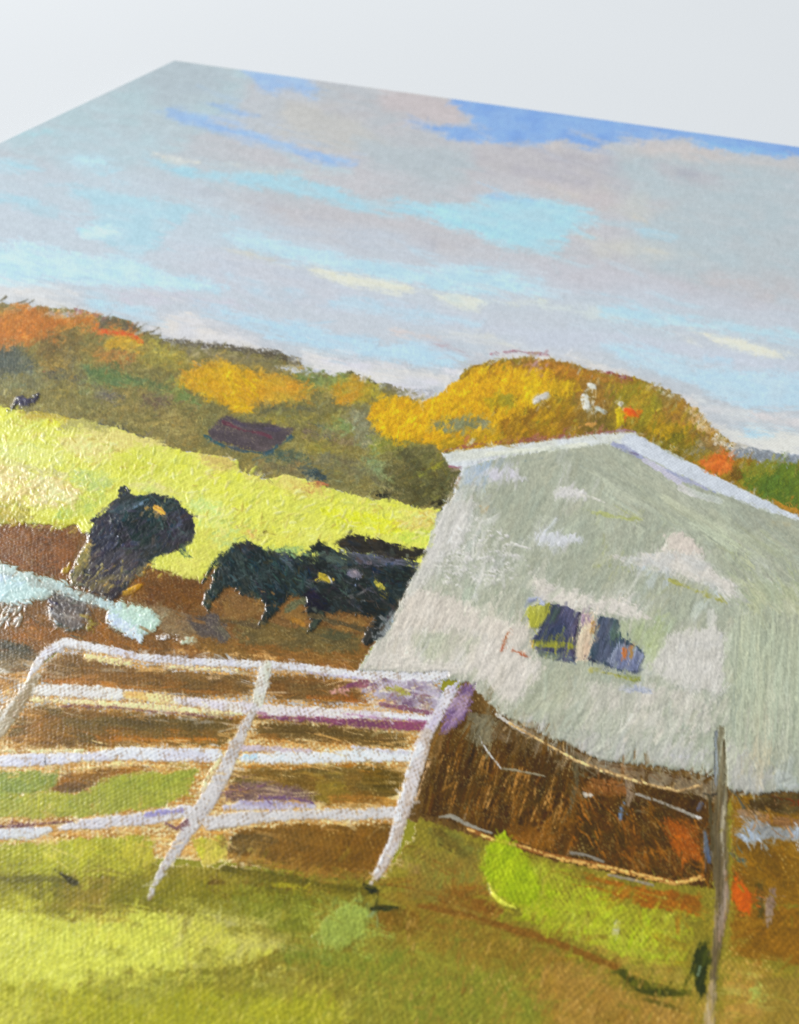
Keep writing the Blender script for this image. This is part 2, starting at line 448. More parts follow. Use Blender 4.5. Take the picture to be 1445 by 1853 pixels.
P([(774, 530), (826, 530), (892, 545), (847, 562), (802, 550)], (219, 221, 209), c2=(206, 216, 212), m=0.4, **dict(cy, rough=3))
S([(916, 550), (950, 546), (985, 548)], 9, (217, 220, 205), **cy)
P([(591, 538), (646, 530), (722, 552), (826, 570), (874, 580), (871, 594), (757, 580), (694, 573), (594, 559)], (182, 212, 228), c2=(190, 212, 224), **cy)
P([(400, 490), (480, 504), (549, 521), (584, 543), (480, 545), (430, 525)], (187, 211, 224), c2=(196, 205, 214), **cy)
P([(339, 549), (381, 549), (432, 559), (480, 571), (532, 583), (577, 589), (601, 601), (653, 604), (701, 621), (733, 615), (778, 625), (833, 639), (850, 653), (826, 668), (774, 670), (720, 660), (688, 650), (601, 640), (532, 628), (480, 608), (450, 597), (398, 575)], (186, 216, 232), c2=(180, 212, 230), **cyh)
P([(290, 570), (346, 563), (408, 600), (464, 614), (500, 628), (545, 640), (500, 645), (400, 632), (301, 612), (272, 590)], (224, 217, 210), c2=(216, 214, 216), **cy)
P([(535, 634), (601, 639), (688, 652), (774, 671), (830, 670), (850, 680), (800, 700), (750, 720), (700, 712), (640, 690), (584, 676), (545, 660)], (219, 216, 222), c2=(224, 219, 213), **cy)
S([(715, 598), (755, 606), (792, 616)], 15, (215, 202, 197), **cy)
P([(791, 597), (860, 598), (910, 610), (985, 630), (1080, 655), (1050, 665), (960, 650), (880, 630), (810, 612)], (214, 214, 208), c2=(206, 210, 214), **cy)
S([(774, 624), (790, 627), (812, 628), (835, 637), (848, 645), (852, 653)], 3.5, (176, 122, 128), dry=0.42, **cy)
P([(860, 640), (950, 632), (1080, 655), (1180, 690), (1260, 725), (1320, 790), (1300, 800), (1220, 720), (1080, 670), (960, 650), (880, 655)], (220, 213, 204), c2=(210, 206, 208), **cy)

P([(774, 385), (785, 364), (843, 370), (880, 352), (940, 350), (985, 357), (1035, 366), (1083, 388), (1079, 410), (1040, 413), (1030, 440), (1010, 456), (945, 458), (912, 450), (868, 429), (812, 416)], (168, 216, 230), c2=(176, 214, 226), **cyh)
D([(790, 375), (860, 385), (940, 440), (900, 445), (800, 400)], 26, [(160, 214, 232), (180, 222, 236)], 60, 5, 18, 6, seed=5, **dict(cyh, rough=1))
P([(850, 352), (900, 346), (975, 362), (972, 372), (900, 366)], (156, 196, 230), c2=(170, 206, 226), **cy)
S([(1139, 416), (1180, 420), (1226, 427)], 8, (176, 212, 226), **cy)
S([(1146, 391), (1158, 400), (1170, 411)], 9, (221, 206, 184), **dict(cy, a=0.8))
S([(1170, 450), (1205, 458)], 12, (212, 206, 190), **dict(cy, a=0.6))
P([(945, 545), (1080, 556), (1200, 585), (1080, 580), (980, 560)], (206, 214, 212), **cy)
P([(1080, 552), (1125, 549), (1222, 563), (1326, 583), (1505, 606), (1505, 632), (1330, 606), (1250, 597), (1150, 587), (1080, 573)], (182, 216, 230), c2=(190, 218, 226), **cy)
P([(1246, 595), (1277, 601), (1343, 615), (1395, 632), (1435, 640), (1395, 648), (1360, 643), (1291, 621)], (229, 226, 208), c2=(216, 222, 214), m=0.3, **dict(cy, rough=2.5, h=0.06))
S([(1246, 617), (1267, 623)], 6, (222, 222, 212), **cy)
P([(1083, 618), (1118, 621), (1243, 642), (1256, 666), (1291, 663), (1505, 678), (1505, 752), (1326, 738), (1256, 704), (1153, 663), (1111, 649), (1087, 628)], (185, 215, 231), c2=(192, 216, 228), **cyh)
S([(1276, 648), (1318, 655)], 16, (186, 212, 228), **cy)
P([(1256, 720), (1320, 738), (1400, 748), (1505, 757), (1505, 780), (1400, 775), (1330, 765), (1280, 745)], (220, 213, 211), c2=(214, 216, 214), **cy)
P([(1300, 770), (1360, 772), (1505, 792), (1505, 835), (1400, 822), (1330, 806)], (226, 224, 214), **cy)
P([(1320, 774), (1360, 776), (1404, 784), (1404, 797), (1360, 793)], (168, 210, 232), c2=(186, 216, 228), **cy)

smear([SKY], 3, 1, 0.5)
brush([SKY], 1800, 90, 12, 11, 7, pull=55, off=7, var=0.010, a=0.55, h=0.03, bh=0.008, rid=0.004, st=0.02, seed=301, thin=0.2)
brush([SKY], 3500, 42, 7, 12, 12, pull=26, off=6, var=0.012, a=0.55, h=0.03, bh=0.010, rid=0.005, st=0.025, seed=302)
brush([SKY], 3500, 20, 5, -35, 25, pull=8, off=5, var=0.014, a=0.4, h=0.03, bh=0.010, rid=0.005, st=0.02, seed=303)
S([(280, 278), (300, 286), (325, 291), (358, 294)], [5, 10, 10, 5], (226, 222, 206), **dict(cy, a=0.8))
P([(542, 486), (570, 483), (625, 495), (722, 511), (755, 524), (705, 532), (646, 521), (594, 505)], (226, 225, 206), c2=(216, 218, 210), m=0.3, **dict(cy, rough=3, ew=9, h=0.06))
P([(774, 530), (826, 530), (892, 545), (847, 562), (802, 550)], (222, 222, 208), c2=(206, 216, 212), m=0.4, **dict(cy, rough=3, ew=10))
P([(1246, 595), (1277, 601), (1343, 615), (1395, 632), (1435, 640), (1395, 648), (1360, 643), (1291, 621)], (231, 227, 208), c2=(216, 222, 214), m=0.3, **dict(cy, rough=2.5, ew=9, h=0.06))
P([(138, 415), (155, 405), (200, 408), (215, 425), (180, 436), (145, 431)], (206, 231, 241), c2=C1, m=0.3, **dict(cyh, ew=12))
brush([SKY], 1500, 26, 5, 12, 10, pull=12, off=4, var=0.012, a=0.5, h=0.04, bh=0.012, rid=0.006, st=0.02, seed=304)
# ---------------------------------------------------------------- wooded hillside
HILL = part('painted_hillside', label='olive wooded hillside with orange and gold autumn patches')
hl = dict(lab=HILL, wv=0.55, gl=0.72, bw=2.4, bl=10, h=0.04, bh=0.03, st=0.09, rough=5, rs=6, soft=2.0)
P([(-60, 545), (0, 549), (52, 552), (100, 557), (145, 561), (180, 570), (235, 580), (263, 604), (311, 618), (370, 623), (415, 629), (500, 641), (539, 656), (584, 677), (636, 675), (688, 696), (722, 705), (745, 722), (800, 780), (830, 850), (815, 905), (790, 930), (748, 922), (712, 905), (674, 908), (602, 888), (557, 872), (516, 862), (485, 872), (433, 855), (427, 833), (380, 826), (332, 820), (291, 809), (244, 790), (208, 778), (149, 764), (86, 757), (41, 746), (-60, 735)], (134, 122, 66), c2=(118, 110, 66), ang=20, ms=18, **dict(hl, ew=3))
P([(-60, 565), (0, 560), (52, 554), (97, 573), (173, 571), (181, 587), (138, 594), (97, 597), (59, 625), (0, 628), (-60, 622)], (190, 118, 50), c2=(160, 104, 46), ang=-40, **hl)
P([(-60, 553), (0, 552), (50, 553), (60, 562), (20, 573), (-60, 575)], (146, 122, 68), c2=(116, 98, 66), ang=-20, **hl)
D([(0, 570), (60, 560), (100, 580), (170, 576), (175, 590), (60, 620), (0, 620)], 30, [(204, 130, 58), (176, 110, 44), (190, 140, 50), (212, 126, 52)], 22, 6, -55, seed=11, **dict(hl, rough=1.5))
P([(90, 569), (138, 567), (142, 575), (100, 579)], (192, 188, 196), ang=5, **dict(hl, rough=3))
S([(138, 562), (158, 567), (176, 572)], 8, (156, 108, 116), dry=0.3, **hl)
P([(178, 570), (235, 581), (262, 604), (240, 606), (212, 598), (180, 590)], (116, 102, 84), c2=(96, 88, 66), ang=-30, **hl)
S([(170, 598), (208, 601), (240, 606), (257, 618)], [9, 8, 7, 8], (214, 96, 46), c2=(206, 120, 50), **hl)
P([(187, 618), (225, 606), (250, 612), (263, 626), (242, 636), (194, 630)], (182, 162, 58), c2=(196, 150, 50), ang=-30, **hl)
P([(69, 606), (110, 596), (142, 598), (156, 625), (136, 656), (100, 660), (68, 645)], (112, 94, 54), c2=(124, 108, 60), ang=-40, **hl)
P([(150, 616), (190, 628), (260, 640), (240, 660), (180, 655), (152, 640)], (150, 124, 62), c2=(170, 118, 60), ang=15, **hl)
P([(246, 634), (300, 632), (350, 640), (345, 660), (300, 668), (250, 655)], (164, 150, 60), c2=(142, 130, 64), ang=15, **hl)
P([(68, 655), (100, 648), (128, 655), (118, 668), (74, 674)], (172, 142, 62), c2=(150, 122, 62), ang=-20, **hl)
S([(60, 676), (85, 672), (104, 668)], 5, (150, 88, 62), **hl)
P([(-60, 622), (0, 625), (40, 630), (62, 655), (60, 672), (30, 682), (-60, 676)], (96, 101, 90), c2=(78, 84, 74), ang=10, **hl)
P([(-60, 682), (30, 686), (66, 676), (110, 676), (100, 700), (60, 712), (0, 720), (-60, 718)], (132, 124, 76), c2=(116, 112, 78), ang=15, **hl)
D([(104, 662), (140, 660), (140, 690), (104, 700)], 7, [(84, 80, 74), (70, 68, 66), (110, 104, 84)], 36, 6, -30, seed=4, **dict(hl, rough=1))
P([(149, 663), (194, 666), (270, 687), (311, 698), (301, 712), (242, 696), (194, 700), (166, 687)], (98, 118, 70), c2=(86, 106, 72), ang=20, **hl)
S([(150, 690), (200, 690), (250, 697)], 12, (124, 134, 84), dry=0.35, **hl)
S([(318, 712), (340, 722), (356, 732)], 18, (116, 134, 72), c2=(104, 118, 66), **hl)
P([(190, 700), (300, 712), (380, 745), (360, 800), (300, 800), (220, 770), (120, 748), (130, 720)], (124, 116, 68), c2=(138, 122, 70), ang=18, **hl)
P([(258, 712), (300, 714), (312, 734), (280, 742), (262, 732)], (110, 92, 70), c2=(98, 84, 72), ang=10, **hl)
S([(180, 716), (225, 720)], 9, (98, 94, 92), **hl)
S([(90, 748), (150, 760), (230, 782), (300, 806)], 5, (92, 92, 84), dry=0.35, **hl)
P([(321, 682), (346, 663), (401, 648), (450, 668), (484, 677), (500, 687), (500, 722), (464, 732), (450, 754), (408, 738), (360, 715), (320, 698)], (206, 166, 32), c2=(196, 142, 38), ang=35, **hl)
D([(350, 680), (420, 660), (480, 690), (450, 745), (380, 715)], 34, [(216, 178, 28), (206, 160, 26), (198, 146, 36), (186, 140, 40)], 18, 6, 40, seed=21, **dict(hl, rough=1.5, bh=0.05))
P([(346, 664), (400, 648), (412, 662), (360, 690), (322, 690)], (198, 138, 48), c2=(206, 158, 40), ang=-30, **hl)
P([(480, 678), (515, 678), (567, 705), (552, 724), (500, 732), (470, 735)], (188, 156, 52), c2=(196, 140, 44), ang=20, **hl)
S([(294, 617), (350, 622), (420, 631), (500, 641)], [8, 12, 14, 14], (104, 96, 84), dry=0.5, **dict(hl, rough=5, bl=5))
P([(320, 625), (420, 640), (520, 662), (500, 676), (420, 655), (340, 645)], (146, 134, 102), c2=(128, 118, 84), ang=12, **hl)
S([(480, 640), (512, 648), (542, 656)], [12, 16, 10], (88, 80, 62), dry=0.42, **dict(hl, rough=5, bl=5))
P([(500, 664), (540, 662), (600, 672), (590, 678), (530, 676)], (204, 206, 216), ang=12, **dict(hl, rough=3))
P([(530, 677), (590, 680), (640, 673), (640, 700), (590, 712), (540, 692)], (112, 128, 70), c2=(124, 132, 72), ang=15, **hl)
P([(594, 698), (640, 680), (692, 697), (690, 715), (650, 735), (610, 732)], (166, 150, 52), c2=(150, 142, 54), ang=-25, **hl)
P([(600, 714), (640, 706), (662, 712), (655, 728), (618, 736)], (196, 140, 42), c2=(178, 140, 46), ang=-25, **hl)
S([(632, 673), (655, 680), (680, 694)], 6, (84, 80, 58), **hl)
S([(690, 698), (712, 702), (725, 712)], 10, (122, 116, 92), dry=0.35, **hl)
P([(722, 702), (750, 704), (785, 706), (780, 722), (750, 724)], (196, 194, 198), c2=(176, 176, 180), ang=10, **dict(hl, rough=4))
P([(500, 730), (560, 726), (640, 738), (680, 760), (640, 790), (560, 770), (470, 760)], (132, 124, 62), c2=(118, 112, 66), ang=12, **hl)
P([(630, 745), (672, 735), (690, 790), (720, 815), (680, 830), (640, 800)], (136, 134, 104), c2=(112, 108, 76), ang=30, **hl)
S([(440, 760), (480, 744), (540, 738), (580, 744)], 9, (104, 100, 70), **hl)
S([(484, 764), (530, 757), (560, 768)], 9, (156, 144, 52), **hl)
S([(563, 766), (575, 771), (586, 776)], 7, (58, 84, 88), **hl)
S([(588, 779), (610, 773), (632, 774)], 20, (124, 138, 82), **hl)
S([(555, 780), (600, 794), (643, 804)], 12, (112, 92, 80), c2=(126, 110, 80), **hl)
P([(530, 790), (570, 795), (610, 820), (590, 835), (550, 815)], (142, 130, 56), c2=(128, 118, 62), ang=25, **hl)
S([(499, 822), (525, 824), (552, 832)], [16, 24, 18], (76, 90, 76), **hl)
S([(470, 838), (530, 848), (580, 862)], 22, (116, 106, 72), c2=(130, 112, 72), **hl)
S([(552, 849), (568, 856), (588, 864)], [12, 20, 16], (60, 74, 76), **hl)
S([(588, 830), (640, 845), (700, 870)], 30, (112, 104, 74), c2=(126, 122, 82), **hl)
S([(660, 832), (680, 845), (698, 858)], 20, (130, 144, 96), dry=0.3, **hl)
S([(680, 812), (705, 804), (728, 798)], 30, (122, 134, 46), c2=(136, 130, 60), **hl)
P([(700, 820), (760, 806), (794, 811), (808, 844), (833, 853), (819, 891), (814, 905), (794, 917), (750, 920), (710, 895), (690, 870)], (98, 93, 56), c2=(82, 78, 48), ang=40, **hl)
D([(750, 815), (800, 820), (826, 860), (800, 912), (740, 910), (720, 860)], 24, [(74, 70, 40), (104, 100, 52), (88, 84, 46), (120, 116, 60)], 30, 6, -35, seed=31, **dict(hl, rough=1.5))
S([(770, 852), (782, 848), (793, 846)], 9, (152, 146, 44), **hl)
S([(760, 862), (772, 858)], 8, (136, 138, 52), **hl)
S([(775, 913), (795, 911), (815, 903)], [8, 11, 9], (44, 42, 30), **dict(hl, gl=0.8))
S([(668, 893), (690, 897), (705, 894)], [4, 8, 5], (46, 46, 36), **hl)
SMALLCOW = part('painted_cow', label='tiny dark blue black far cow at the left end of the field')
GRN = [(132, 124, 66), (114, 106, 62), (146, 134, 72), (102, 96, 58), (154, 138, 68)]
D([(120, 700), (360, 740), (380, 800), (300, 800), (100, 745)], 90, GRN, 16, 4, 15, 25, seed=41, **dict(hl, rough=1, a=0.55, h=0.04, bh=0.04))
D([(440, 745), (640, 760), (740, 830), (740, 900), (600, 870), (440, 835)], 120, GRN + [(128, 138, 84), (118, 100, 72)], 16, 4, 20, 25, seed=42, **dict(hl, rough=1, a=0.5, h=0.04, bh=0.04))
D([(0, 560), (170, 580), (300, 640), (500, 650), (640, 690), (680, 740), (500, 730), (200, 690), (0, 640)], 120, GRN + [(178, 140, 54), (160, 130, 54), (150, 140, 60)], 13, 4, -40, 30, seed=43, **dict(hl, rough=1, a=0.45, h=0.04, bh=0.04))
for q in ([(20, 552), (38, 548), (52, 541)], [(38, 553), (52, 550), (62, 543)], [(236, 600), (252, 594), (266, 585)], [(262, 603), (278, 600), (288, 592)], [(3, 545), (12, 538)], [(270, 610), (290, 607)]):
    S(q, [5, 3.5, 2][:len(q)], (96, 88, 62), **dict(hl, rough=0.8, rid=0.04))

brush([HILL], 2200, 26, 8, 14, 30, pull=14, off=6, var=0.05, a=0.75, h=0.05, bh=0.02, st=0.10, seed=311)
brush([HILL], 4200, 13, 5, -38, 28, pull=7, off=5, var=0.09, a=0.7, h=0.05, bh=0.03, st=0.14, seed=312)
hp = dict(hl, ew=24, a=0.62, rough=8)
P([(321, 682), (346, 663), (401, 648), (450, 668), (500, 687), (500, 718), (464, 730), (450, 752), (408, 738), (360, 715), (320, 698)], (208, 166, 30), c2=(200, 146, 36), ang=35, **hp)
D([(360, 690), (420, 668), (480, 692), (450, 745), (390, 718)], 40, [(220, 182, 26), (208, 164, 24), (200, 150, 34)], 14, 6, 40, seed=221, **dict(hl, rough=1.5, ew=2))
P([(-60, 565), (52, 556), (97, 573), (173, 571), (178, 584), (110, 594), (59, 622), (-60, 620)], (198, 118, 46), c2=(176, 104, 42), ang=-40, **hp)
S([(170, 598), (208, 601), (240, 606), (257, 618)], [7, 7, 6, 7], (218, 96, 44), **dict(hl, ew=3))
P([(187, 618), (225, 606), (250, 612), (263, 626), (242, 636), (194, 630)], (190, 166, 54), c2=(200, 152, 48), ang=-30, **hp)
P([(480, 678), (515, 676), (567, 705), (552, 722), (490, 730)], (196, 160, 46), c2=(202, 142, 40), ang=20, **hp)
P([(594, 698), (640, 680), (692, 697), (690, 715), (650, 735), (610, 732)], (176, 156, 48), c2=(196, 142, 40), ang=-25, **hp)
P([(149, 663), (194, 666), (270, 687), (311, 698), (301, 712), (242, 696), (194, 700), (166, 687)], (96, 120, 66), c2=(84, 108, 70), ang=20, **hp)
P([(-60, 622), (40, 630), (62, 655), (60, 672), (30, 682), (-60, 676)], (92, 98, 86), c2=(76, 82, 72), ang=10, **hp)
S([(294, 617), (350, 622), (420, 631), (500, 641)], [6, 9, 10, 10], (92, 84, 70), dry=0.5, **dict(hl, rough=5, bl=5, ew=0))
S([(480, 640), (512, 648), (542, 656)], [8, 12, 8], (80, 72, 56), dry=0.45, **dict(hl, rough=5, bl=5, ew=0))
D([(120, 705), (360, 745), (370, 800), (280, 790), (100, 745)], 70, [(150, 140, 84), (98, 92, 56), (164, 150, 96), (110, 104, 64)], 9, 3, 15, 30, seed=241, **dict(hl, rough=0.6, ew=0.5, a=0.6))
brush([HILL], 2000, 14, 5, -30, 30, pull=8, off=4, var=0.08, a=0.65, h=0.05, bh=0.03, st=0.14, seed=317)
DARK = [(397, 758), (413, 750), (441, 761), (490, 766), (535, 775), (527, 791), (502, 811), (482, 822), (435, 814), (374, 796), (376, 780)]
P(DARK, (94, 82, 82), c2=(80, 70, 74), ang=10, **dict(hl, rough=2, bl=40, st=0.16, bh=0.05, wv=0.4))
S([(405, 766), (440, 780), (490, 790)], 6, (98, 58, 68), **dict(hl, bl=40, bh=0.05))
S([(420, 762), (460, 776), (515, 780)], 5, (84, 74, 86), **dict(hl, bl=40, bh=0.05))
S([(372, 792), (400, 804), (435, 816), (480, 822)], 6, (58, 90, 92), c2=(76, 84, 88), **dict(hl, rid=0.05))
S([(480, 822), (506, 808), (528, 790)], [5, 5, 3], (62, 88, 96), **dict(hl, rid=0.05))
# ---------------------------------------------------------------- golden tree behind the barn
TREE = part('painted_tree', label='golden yellow autumn tree painted behind the barn roof')
tr = dict(lab=TREE, wv=0.85, gl=0.6, bw=2.2, bl=9, h=0.06, bh=0.05, st=0.08, rough=5, rs=5, soft=2.0)
P([(840, 668), (880, 652), (945, 647), (1000, 650), (1083, 671), (1139, 681), (1187, 698), (1228, 716), (1258, 742), (1280, 768), (1320, 800), (1380, 830), (1505, 845), (1505, 960), (1413, 924), (1294, 866), (1149, 786), (1100, 786), (1000, 798), (880, 812), (797, 822), (790, 800), (760, 780)], (152, 112, 30), c2=(140, 118, 36), ang=-55, **dict(tr, ew=5))
P([(667, 760), (677, 729), (701, 718), (729, 715), (750, 725), (784, 722), (812, 698), (861, 668), (905, 660), (964, 664), (1000, 682), (985, 735), (960, 790), (880, 812), (797, 820), (780, 802), (730, 800), (690, 790)], (214, 166, 18), c2=(204, 152, 20), ang=-55, **tr)
D([(675, 735), (760, 728), (820, 705), (880, 670), (970, 672), (985, 730), (900, 750), (780, 790), (690, 780)], 210, [(222, 178, 16), (214, 164, 14), (206, 152, 18), (226, 184, 30), (196, 142, 20)], 13, 6, -58, 16, seed=51, **dict(tr, rough=1.2, bh=0.07))
P([(772, 766), (819, 755), (861, 753), (886, 764), (883, 777), (833, 781), (805, 787), (780, 776)], (140, 139, 108), c2=(122, 122, 84), ang=-20, **tr)
P([(870, 722), (905, 712), (935, 715), (930, 740), (885, 745)], (176, 148, 28), c2=(150, 138, 40), ang=-50, **tr)
P([(790, 800), (840, 785), (900, 780), (930, 795), (880, 808), (800, 818)], (182, 146, 28), c2=(150, 124, 34), ang=-40, **tr)
P([(900, 760), (990, 720), (1040, 735), (1060, 780), (1000, 795), (900, 806)], (142, 104, 32), c2=(158, 124, 28), ang=-50, **tr)
D([(880, 740), (1000, 700), (1060, 760), (1000, 795), (880, 800)], 60, [(188, 146, 24), (160, 112, 30), (132, 96, 32), (176, 134, 26), (146, 130, 40)], 15, 6, -58, 16, seed=52, **dict(tr, rough=1.2))
P([(860, 664), (940, 650), (1000, 652), (1083, 675), (1140, 686), (1130, 700), (1050, 690), (980, 672), (900, 664)], (168, 112, 36), c2=(150, 112, 50), ang=10, **dict(tr, rough=6))
P([(990, 694), (1025, 686), (1052, 700), (1045, 712), (1010, 722), (985, 722)], (208, 172, 20), c2=(190, 150, 24), ang=-50, **tr)
P([(945, 668), (975, 672), (978, 730), (950, 745)], (208, 170, 20), ang=-60, **tr)
P([(1040, 690), (1120, 695), (1130, 740), (1080, 750), (1030, 730)], (150, 108, 40), c2=(134, 112, 50), ang=-55, **tr)
P([(1110, 695), (1170, 690), (1200, 740), (1180, 790), (1150, 785), (1120, 770)], (142, 130, 36), c2=(160, 128, 36), ang=-65, **tr)
P([(1040, 745), (1080, 735), (1110, 760), (1090, 780), (1040, 785)], (110, 94, 36), c2=(128, 100, 40), ang=-50, **tr)
P([(1140, 770), (1200, 765), (1260, 800), (1250, 835), (1190, 815)], (104, 98, 26), c2=(122, 104, 26), ang=-65, **tr)
P([(1190, 700), (1235, 722), (1262, 752), (1262, 790), (1220, 780), (1190, 740)], (164, 118, 46), c2=(140, 116, 50), ang=-60, **tr)
P([(1165, 772), (1190, 765), (1250, 770), (1250, 785), (1200, 790), (1172, 790)], (186, 148, 24), c2=(160, 130, 28), ang=-60, **tr)
D([(1100, 695), (1180, 700), (1260, 760), (1300, 830), (1200, 815), (1120, 770)], 80, [(146, 132, 34), (172, 128, 34), (120, 108, 28), (184, 150, 40), (132, 100, 34)], 20, 5, -65, 12, seed=53, **dict(tr, rough=1))
P([(1180, 700), (1232, 716), (1225, 726), (1190, 716)], (200, 190, 160), c2=(150, 130, 80), ang=12, **dict(tr, rough=4))
P([(1230, 730), (1262, 742), (1282, 770), (1300, 790), (1280, 792), (1255, 770), (1240, 750)], (222, 200, 156), c2=(190, 150, 90), ang=-40, **dict(tr, rough=7, dry=0.4))
P([(1255, 785), (1290, 790), (1320, 806), (1310, 826), (1270, 815)], (150, 112, 62), c2=(126, 104, 56), ang=20, **dict(tr, rough=6))
P([(1311, 806), (1360, 812), (1505, 832), (1505, 846), (1380, 840), (1320, 826)], (154, 164, 184), c2=(132, 138, 144), ang=8, **tr)
S([(1290, 800), (1330, 808)], 12, (222, 208, 184), dry=0.42, **tr)
P([(1336, 846), (1391, 836), (1505, 843), (1505, 950), (1420, 920), (1377, 903), (1340, 882)], (98, 116, 36), c2=(84, 106, 36), ang=-70, **tr)
P([(1336, 840), (1395, 834), (1400, 860), (1350, 868)], (146, 136, 42), c2=(120, 124, 40), ang=-70, **tr)
S([(1385, 904), (1415, 918), (1460, 936)], 9, (176, 126, 42), **tr)
P([(1300, 850), (1335, 836), (1345, 880), (1320, 876)], (110, 82, 26), c2=(130, 96, 30), ang=-70, **tr)
P([(1261, 830), (1283, 823), (1322, 818), (1330, 833), (1319, 853), (1294, 861), (1267, 845)], (224, 126, 52), c2=(204, 104, 40), ang=-20, **dict(tr, wv=0.3, h=0.12))
S([(1220, 810), (1238, 817)], 6, (176, 180, 160), **tr)
S([(1250, 820), (1268, 812)], 14, (136, 130, 104), **tr)
wh = dict(tr, ew=4, h=0.14, bh=0.05, rid=0.05, wv=0.15, rough=2.5, gl=0.55)
S([(1056, 722), (1060, 736)], 17, (228, 228, 218), **wh)
S([(1066, 698), (1073, 702)], 11, (206, 204, 190), **wh)
S([(966, 728), (978, 722), (988, 716)], 11, (206, 200, 190), c2=(176, 160, 130), **wh)
S([(1078, 740), (1092, 746)], 9, (190, 194, 182), **wh)
S([(1116, 730), (1126, 734)], 9, (196, 192, 176), **wh)
S([(980, 740), (994, 737)], 5, (204, 176, 120), **wh)
S([(1046, 776), (1056, 770), (1070, 768)], 6, (206, 150, 76), **wh)
S([(1118, 746), (1121, 764)], 15, (200, 174, 22), **wh)
S([(1136, 745), (1142, 750)], 14, (236, 96, 18), **wh)
S([(1083, 673), (1110, 677), (1142, 688)], 4, (142, 72, 70), **tr)
S([(888, 641), (920, 636), (945, 637), (990, 643)], 3.5, (168, 126, 136), dry=0.36, **dict(tr, wv=0.6))
S([(800, 816), (860, 806), (960, 796), (1060, 786), (1130, 778)], 6, (150, 92, 72), dry=0.3, **tr)

brush([TREE], 3000, 15, 5.5, -58, 16, pull=8, off=5, var=0.07, a=0.75, h=0.07, bh=0.045, rid=0.03, st=0.12, seed=313)
for q_, w_, c_ in (((1056, 722, 1060, 736), 14, (216, 214, 200)), ((1066, 698, 1073, 702), 11, (206, 204, 190)), ((966, 728, 988, 716), 11, (206, 200, 190)), ((1078, 740, 1092, 746), 9, (190, 194, 182)), ((1118, 746, 1121, 764), 15, (200, 174, 22)), ((1136, 745, 1142, 750), 14, (236, 96, 18))):
    S([q_[:2], q_[2:]], w_, c_, **wh)
S([(1132, 745), (1142, 750)], 13, (238, 92, 14), **wh)
brush([TREE, SKY], 260, 22, 5, -35, 30, pull=9, off=4, var=0.04, a=0.6, h=0.05, bh=0.02, seed=314, cross=True, reg=[(840, 650), (1000, 630), (1140, 660), (1250, 710), (1330, 790), (1320, 820), (1240, 745), (1130, 700), (1000, 670), (860, 685)])
brush([HILL, SKY], 420, 16, 4, -30, 35, pull=6, off=3, var=0.04, a=0.55, h=0.05, bh=0.02, seed=315, cross=True, reg=[(-40, 535), (150, 550), (260, 585), (420, 615), (560, 650), (700, 690), (690, 720), (540, 680), (400, 645), (240, 610), (130, 580), (-40, 565)])
brush([TREE, HILL], 260, 18, 6, -45, 25, pull=9, off=4, var=0.05, a=0.7, h=0.06, bh=0.03, seed=316, reg=[(640, 720), (690, 710), (720, 800), (810, 800), (800, 850), (660, 820)])
# ---------------------------------------------------------------- sunlit field
FIELD = part('painted_field', label='bright yellow green pasture laid on in thick paint')
fd = dict(lab=FIELD, wv=0.45, gl=0.42, bw=3.0, bl=9, h=0.12, bh=0.03, st=0.05, rough=4, rs=5, soft=1.8, rid=0.01)
P([(-60, 732), (41, 744), (86, 755), (149, 762), (208, 774), (244, 787), (291, 806), (332, 817), (400, 828), (430, 834), (436, 854), (485, 870), (516, 859), (557, 870), (602, 885), (674, 906), (712, 902), (748, 920), (795, 922), (795, 1040), (400, 1100), (300, 1060), (160, 970), (110, 957), (69, 950), (-60, 952)], (218, 217, 92), c2=(208, 209, 84), ang=-45, **dict(fd, ew=3))
Y = [(224, 224, 84), (212, 214, 80), (220, 220, 110), (206, 208, 90), (226, 226, 62)]
D([(-40, 740), (120, 765), (300, 815), (420, 840), (520, 868), (700, 910), (790, 925), (780, 980), (500, 990), (360, 980), (330, 900), (200, 900), (0, 940)], 420, Y, 15, 7, -40, 25, seed=61, **dict(fd, rough=1.2, a=0.75))
P([(-60, 735), (0, 736), (30, 745), (25, 760), (-60, 775)], (228, 226, 72), ang=20, **fd)
P([(30, 745), (70, 745), (140, 760), (130, 772), (70, 764), (36, 760)], (194, 170, 56), c2=(176, 160, 70), ang=15, **fd)
P([(105, 765), (150, 758), (215, 778), (200, 785), (140, 785), (105, 785)], (196, 190, 122), c2=(178, 170, 90), ang=15, **dict(fd, dry=0.2))
S([(80, 772), (92, 768), (102, 770)], 13, (226, 220, 52), **fd)
P([(100, 791), (210, 775), (305, 806), (221, 816), (210, 836), (155, 833), (116, 816)], (230, 214, 132), c2=(224, 208, 118), ang=15, **fd)
P([(-60, 800), (60, 800), (125, 825), (110, 845), (40, 840), (-60, 832)], (210, 216, 120), c2=(222, 222, 110), ang=15, **fd)
S([(10, 838), (60, 848), (110, 860)], 12, (196, 190, 124), dry=0.3, **fd)
P([(-60, 834), (0, 838), (36, 849), (83, 860), (111, 866), (133, 880), (155, 885), (147, 905), (116, 921), (55, 920), (28, 913), (-60, 894)], (228, 208, 140), c2=(224, 200, 124), ang=12, **dict(fd, h=0.2, rid=0.07))
D([(0, 842), (80, 862), (140, 885), (110, 915), (20, 900)], 26, [(232, 214, 150), (226, 202, 128), (236, 222, 160)], 38, 10, 14, 12, seed=63, **dict(fd, rough=1.5, h=0.2))
S([(134, 884), (150, 881), (158, 879)], [3, 7, 3], (240, 236, 206), **fd)  # light glinting on the thick ridge, painted in as a pale stroke
S([(52, 898), (75, 880), (95, 870)], 2.5, (170, 150, 80), **fd)  # the ridge's shadow, painted in as a thin darker line
